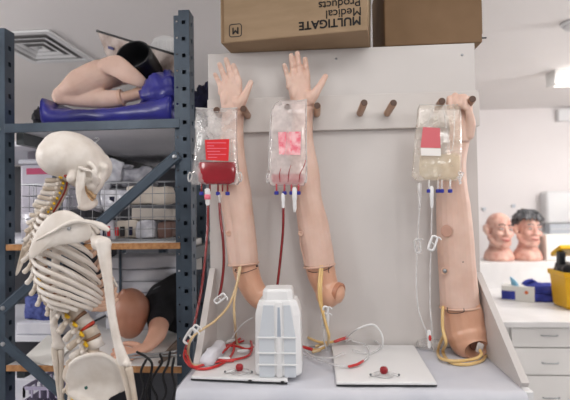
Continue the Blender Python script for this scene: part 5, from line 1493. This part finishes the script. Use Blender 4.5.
# added dark cupboard, hides the bright back wall behind the shelving
cbd = thing('added_cupboard', 'added dark cupboard darkening the view far behind the steel shelving', 'cupboard', (-1.2, 4.5, 0))
b = new_bm(); box2(b, (-2.6, 4.2, .05), (-.35, 4.74, 1.85), .004); obj('carcass', b, M['darkbox'], cbd, smooth=False)
for k in range(3):
    x0 = -2.6 + .75 * k
    b = new_bm(); box2(b, (x0 + .006, 4.183, .08), (x0 + .744, 4.199, 1.83), .002); d_ = obj('door', b, M['greybox'], cbd, smooth=False)
    b = new_bm(); sweep(b, [(x0 + .7, 4.17, 1.0), (x0 + .7, 4.17, 1.15)], .006, None, 8, 1); obj('handle', b, M['metal'], d_)
b = new_bm(); box2(b, (-2.56, 4.24, 0), (-.39, 4.72, .05)); obj('plinth', b, M['black'], cbd, smooth=False)
# ================================================================== counter and things on the right
CY0, CY1 = 2.62, 3.72
CT_Z = (P(500, 322, CY0).z + P(560, 322, CY0).z) / 2      # worktop height
cxl = P(482, 330, CY0).x - .35; cxr = 3.3
b = new_bm(); box2(b, (cxl, CY0, CT_Z - .03), (cxr, CY1, CT_Z), .003)
single('worktop', b, M['worktop'], 'white worktop running along the right side of the room', 'worktop', smooth=False)
xs = P(511.5, 350, CY0 + .03).x; WU = .62
cab_rows = [(325.5, 340.5), (340.5, 347.5), (348.5, 375), (376, 410)]
def cabinet(x0, x1, label):
    t = thing('drawer_cabinet', label, 'cabinet', ((x0 + x1) / 2, CY0 + .4, 0), 'drawer cabinets under the worktop')
    b = new_bm(); box2(b, (x0, CY0 + .05, .06), (x1, CY1 - .1, CT_Z - .031), .002); obj('body', b, M['drawer'], t, smooth=False)
    b = new_bm(); box2(b, (x0 + .02, CY0 + .1, 0), (x1 - .02, CY1 - .15, .0595)); obj('plinth', b, M['greybox'], t, smooth=False)
    zt = CT_Z - .036
    hs = [zt, P(540, 347.8, CY0 + .03).z, P(540, 375.5, CY0 + .03).z, .32, .07]
    for k in range(4):
        b = new_bm(); box2(b, (x0 + .003, CY0 + .03, hs[k + 1] + .003), (x1 - .003, CY0 + .049, hs[k] - .003), .002); d = obj('drawer', b, M['drawer'], t, smooth=False)
        for fx in (.27, .73) if x1 - x0 > .4 else ():
            b = new_bm(); xh = x0 + (x1 - x0) * fx; zh = hs[k + 1] + (hs[k] - hs[k + 1]) * (.46 if k else .62)
            sweep(b, [(xh - .04, CY0 + .03, zh), (xh - .034, CY0 + .018, zh), (xh + .034, CY0 + .018, zh), (xh + .04, CY0 + .03, zh)], .0032, None, 8, 2); obj('handle', b, M['metal'], d)
    return t
cabinet(xs, xs + WU + .1, 'pale drawer cabinet under the worktop, its drawers beside the peg stand foot')
cabinet(xs + WU + .104, xs + 2 * WU + .2, 'pale drawer cabinet in the middle of the row under the worktop')
cabinet(xs + 2 * WU + .204, cxr - .01, 'pale drawer cabinet at the far right end of the worktop')
b = new_bm(); box2(b, (cxl + .02, CY0 + .045, 0), (xs - .003, CY1 - .1, CT_Z - .031), .002); single('end_panel', b, M['drawer'], 'plain pale filler panel between peg stand and drawers under the worktop', 'panel', smooth=False)
# raised ledge behind the worktop
LZ = P(530, 262.5, CY1 + .02).z
b = new_bm(); box2(b, (cxl, CY1 + .002, 0), (cxr, CY1 + .32, LZ), .004)
single('raised_ledge', b, M['worktop'], 'white raised ledge behind the worktop carrying the two heads', 'ledge', smooth=False)

# ---- heads
def head(px, py_chin, px_w, label, hair, yaw, tilt, s, Y, bust_w):
    c = P(px, 0, Y); x = c.x
    base = LZ + .001
    t = thing('head_model', label, 'head model', (x, Y, base), 'lifelike silicone heads on the ledge')
    R3 = rotz(yaw) @ roty(tilt)
    o = V(x, Y, base)
    hcz = P(px, py_chin - 20, Y).z
    H0 = V(x, Y, hcz)
    def h(a, f, u): return H0 + R3 @ (V(a, -f, u) * s)       # a: to the room's right, f: towards us, u: up
    b = new_bm()
    ell(b, h(0, -.02, .035), (.078 * s, .098 * s, .088 * s), R3, 24, 16)
    ell(b, h(0, .022, -.03), (.064 * s, .068 * s, .092 * s), R3, 20, 14)
    ell(b, h(0, .062, -.098), (.030 * s, .026 * s, .022 * s), R3, 14, 8)       # chin
    sweep(b, [h(-.064, -.005, -.05), h(-.05, .03, -.085), h(0, .055, -.102), h(.05, .03, -.085), h(.064, -.005, -.05)], .021 * s, None, 10, 4)
    for sg in (1, -1):
        ell(b, h(.040 * sg, .066, -.022), (.026 * s, .020 * s, .022 * s), R3, 12, 8)    # cheeks
        ell(b, h(.030 * sg, .078, .028), (.028 * s, .012 * s, .009 * s), R3, 12, 8)     # brows
        sweep(b, [h(.078 * sg, -.012, -.03), h(.088 * sg, -.022, -.005), h(.09 * sg, -.028, .02), h(.08 * sg, -.012, .022)], [.008 * s, .011 * s, .012 * s, .007 * s], [.014 * s, .02 * s, .018 * s, .008 * s], 10, 3)
        ell(b, h(.015 * sg, .090, -.030), (.010 * s, .010 * s, .009 * s), R3, 10, 6)
    sweep(b, [h(0, .082, .022), h(0, .095, -.005), h(0, .105, -.026)], [.010 * s, .013 * s, .016 * s], [.010 * s, .011 * s, .012 * s], 12, 4)
    ell(b, h(0, .082, -.062), (.030 * s, .014 * s, .018 * s), R3, 12, 8)
    nk = V(x + .0, Y + .03, base)
    sweep(b, [h(0, -.01, -.06), (h(0, -.02, -.1) + nk + V(0, 0, .08)) / 2, nk + V(0, -.005, .05)], [.058 * s, .056 * s, .066 * s], None, 20, 4)
    lathe(b, nk + V(0, 0, 0), [(bust_w, 0), (bust_w * 1.02, .02), (bust_w * .92, .06), (bust_w * .70, .095), (.062 * s, .125)], UP, 28)
    for v in b.verts: v.co.z = max(v.co.z, base)
    sk = obj('face', b, M['facepink'], t, vox=.005, sm=3)
    for sg in (1, -1):
        b = new_bm(); ell(b, h(.030 * sg, .0795, .010), (.015 * s, .008 * s, .0055 * s), R3, 12, 8); e = obj('eye', b, M['eyewhite'], t)
        b = new_bm(); ell(b, h(.030 * sg, .0865, .0095), (.0055 * s, .002 * s, .0045 * s), R3, 10, 6); obj('iris', b, M['ink'], e)
        b = new_bm(); sweep(b, [h(.012 * sg, .089, .036), h(.03 * sg, .092, .042), (h(.052 * sg, .08, .036))], .0035 * s, None, 8, 3); obj('eyebrow', b, M['hair'], t)
    b = new_bm(); sweep(b, [h(-.027, .088, -.060), h(-.01, .0965, -.064), h(.01, .0965, -.064), h(.027, .088, -.060)], [.003 * s, .008 * s, .008 * s, .003 * s], [.003 * s, .006 * s, .006 * s, .003 * s], 10, 4); mo = obj('lips', b, M['lip'], t)
    b = new_bm(); sweep(b, [h(-.02, .0955, -.062), h(0, .103, -.0645), h(.02, .0955, -.062)], .0022 * s, None, 8, 3); obj('mouth_opening', b, M['ink'], mo)
    if hair:
        b = new_bm()
        random.seed(5)
        for k in range(240):
            a = random.uniform(-PI, PI); e = random.uniform(.05, 1.5)
            fr = -math.cos(a)                         # +1 back, -1 front
            if e < .55 and fr < -.25: e = .55 + (.55 - e) * .5
            d = V(math.sin(a) * math.cos(e), math.cos(a) * math.cos(e), math.sin(e))
            p0 = V(d.x * .082, -.02 + d.y * .10, .04 + d.z * .09); tng = V(d.x * .6, d.y * .4 + random.uniform(-.3, .3), -.7 + random.uniform(-.4, .5))
            tng = (tng - d * tng.dot(d)).normalized()
            q = [p0 - tng * .012, p0 + d * .014 + tng * .012, p0 + d * random.uniform(.006, .026) + tng * .036]
            sweep(b, [h(v.x, v.y, v.z) for v in q], [.008 * s, .010 * s, .003 * s], None, 7, 3)
        ell(b, h(0, -.032, .045), (.082 * s, .096 * s, .088 * s), R3, 20, 14)
        obj('hair', b, M['hair'], t)
    return t
head(493.5, 250.5, 30, 'bald old man silicone head on the white ledge, nearest the peg stand', False, 10, 5, 1.14, 3.90, .113)
head(522, 250, 30, 'old silicone head with tousled dark-grey hair on the white ledge', True, 8, 5, 1.08, 3.90, .110)

# ---- glove box with a pale blue tissue
def PW(px, py, Y): return P(px, py, Y)
bx = thing('glove_box', 'small white and blue cardboard glove box on the worktop, pale blue glove poking out', 'box', PZ(518, 303, CT_Z))
c = PZ(519, 300, CT_Z); R3 = rotz(-28)
b = new_bm(); box(b, c + V(0, 0, .048), (.19, .11, .095), R3, .002); obj('carton', b, M['paper'], bx, smooth=False)
b = new_bm(); box(b, c + R3 @ V(-.0956, 0, 0) + V(0, 0, .04), (.0015, .108, .06), R3); obj('blue_end_panel', b, M['bluecloth'], bx, smooth=False)
b = new_bm(); box(b, c + R3 @ V(-.055, -.0556, 0) + V(0, 0, .036), (.08, .0015, .055), R3); obj('blue_side_panel', b, M['bluecloth'], bx, smooth=False)
b = new_bm(); lathe(b, c + R3 @ V(.05, -.0556, 0) + V(0, 0, .06), [(.011, 0), (.011, .001), (.001, .0012)], R3 @ V(0, -1, 0), 14); obj('orange_mark', b, mat('orange_print', (226, 110, 50), .6), bx)
b = new_bm(); sweep(b, [c + V(-.02, 0, .09), c + V(-.03, 0, .115), c + V(-.045, .01, .145)], [.035, .03, .008], [.02, .016, .005], 10, 4)
obj('glove_cuff', b, M['cyan'], bx)
# ---- folded royal blue cloths
for k in range(2):
    b = new_bm(); c = PZ(541, 301, CT_Z); crumple(b, c + V(.0, .03, .026 + .052 * k), (.20 - .02 * k, .16, .05), .009 + .008 * k, 61 + k, rotz(-8), 10, 16, .2)
    for v in b.verts: v.co.z = max(v.co.z, CT_Z + .001 + .053 * k)
    single('folded_cloth', b, M['bluecloth'], ['lower royal blue folded cloth on the worktop beside the yellow bin', 'upper rumpled royal blue cloth on the worktop beside the yellow bin'][k], 'cloth', 'royal blue cloths beside the yellow bin')
b = new_bm(); c = PZ(529, 300, CT_Z); sweep(b, [c + V(0, .03, .085), c + V(-.01, .03, .105), c + V(.03, .04, .118), c + V(.06, .045, .108)], [.02, .024, .026, .02], [.012, .014, .014, .01], 10, 4)
single('rolled_cloth', b, M['bluecloth'], 'small royal blue roll lying over the rumpled blue cloth by the glove box', 'cloth')

# ---- yellow sharps bin with open lid and black liner
q0 = PZ(570, 311, CT_Z); SX = q0.x; SYb = q0.y
bn = thing('sharps_bin', 'yellow plastic sharps bin with lid open and black lining, on the worktop', 'bin', (SX + .14, SYb + .1, CT_Z))
zt_ = P(556, 273, SYb).z; zl = P(556, 255, SYb).z
b = new_bm()
def bring(z, g): return [V(SX - g + .03, SYb - g, z), V(SX + .24 + g, SYb - g, z), V(SX + .27 + g, SYb + .03 - g, z), V(SX + .27 + g, SYb + .2 + g, z), V(SX - g, SYb + .2 + g, z), V(SX - g, SYb - g + .03, z)]
ringloft(b, [bring(CT_Z + .001, -.004), bring(CT_Z + .02, .002), bring(zt_ - .03, .012), bring(zt_ - .028, .022), bring(zt_, .022), bring(zt_ + .001, .014), bring(zt_ - .05, .006), bring(CT_Z + .03, -.004)])
obj('bin_body', b, M['yellow'], bn, smooth=False, mods=[('BEVEL', dict(width=.004, segments=2))])
b = new_bm(); crumple(b, V(SX + .12, SYb + .09, zt_ + .005), (.25, .19, .07), .016, 77, None, 10, 22, .3); obj('black_liner', b, M['black'], bn)
b = new_bm(); ell(b, V(SX + .035, SYb - .01, zt_ + .014), .017, None, 10, 8); obj('white_waste', b, M['white'], bn)
b = new_bm(); box(b, V(SX + .15, SYb + .17, zl + .01), (.29, .14, .028), rotx(-24), .008, 3); ld = obj('lid', b, M['yellow'], bn, smooth=False)
b = new_bm(); box(b, V(SX + .02, SYb + .13, zl - .04), (.035, .05, .1), rotx(8), .006); obj('lid_hinge', b, M['black'], ld, smooth=False)
b = new_bm(); lathe(b, V(SX + .055, SYb - .0165, CT_Z + .07), [(.022, -.006), (.022, .005), (.001, .0052)], (0, -1, 0), 16); obj('round_sticker', b, M['paper'], bn)
b = new_bm(); prism(b, [V(SX + .16, SYb - .021, CT_Z + .10), V(SX + .22, SYb - .021, CT_Z + .10), V(SX + .19, SYb - .021, CT_Z + .15)], (0, .004, 0)); obj('warning_mark', b, M['black'], bn, smooth=False)

# ---- wall dispenser and white boxes
dw = thing('paper_dispenser', 'frosted white wall dispenser high above the ledge at the right', 'dispenser', (P(558, 215, YB - .1).x, YB - .08, P(558, 222, YB).z))
x0 = P(546, 200, YB - .14).x
za, zb_ = P(560, 224, YB - .14).z, P(560, 191, YB - .14).z
b = new_bm(); box2(b, (x0, YB - .14, za), (x0 + .42, YB - .001, zb_), .03, 4); obj('cover', b, M['white'], dw, smooth=False)
b = new_bm(); box2(b, (x0 + .03, YB - .13, za - .17), (x0 + .40, YB - .012, za - .002), .008); obj('lower_tray', b, M['panelgrey'], dw, smooth=False)
for k in range(3):
    b = new_bm(); box2(b, (x0 + .04, YB - .136, za - .05 - .045 * k), (x0 + .39, YB - .1305, za - .042 - .045 * k)); obj('rail', b, M['white'], dw, smooth=False)
b = new_bm(); x1 = P(541, 245, 3.93).x
box2(b, (x1, 3.84, LZ + .001), (x1 + .3, 3.98, P(545, 235, 3.84).z), .006)
single('white_carton', b, M['paper'], 'plain white carton on the ledge beside the grey-haired head', 'box', smooth=False)
b = new_bm(); x2 = P(558, 115, YB - .05).x; box2(b, (x2, YB - .06, P(560, 122, YB).z), (x2 + .3, YB - .001, P(560, 110, YB).z), .008)
single('wall_unit', b, M['white'], 'small white box fixed high on the back wall at the right, below the ceiling light', 'box', smooth=False)
for px, py in ((484, 209), (513.5, 206)):
    b = new_bm(); c = P(px, py, YB - .01); box(b, c, (.035, .012, .03), None, .004)
    single('wall_hook', b, M['panelgrey'], 'small pale hook on the back wall above the bald head' if px < 500 else 'small pale hook on the back wall between the two heads', 'hook', smooth=False)
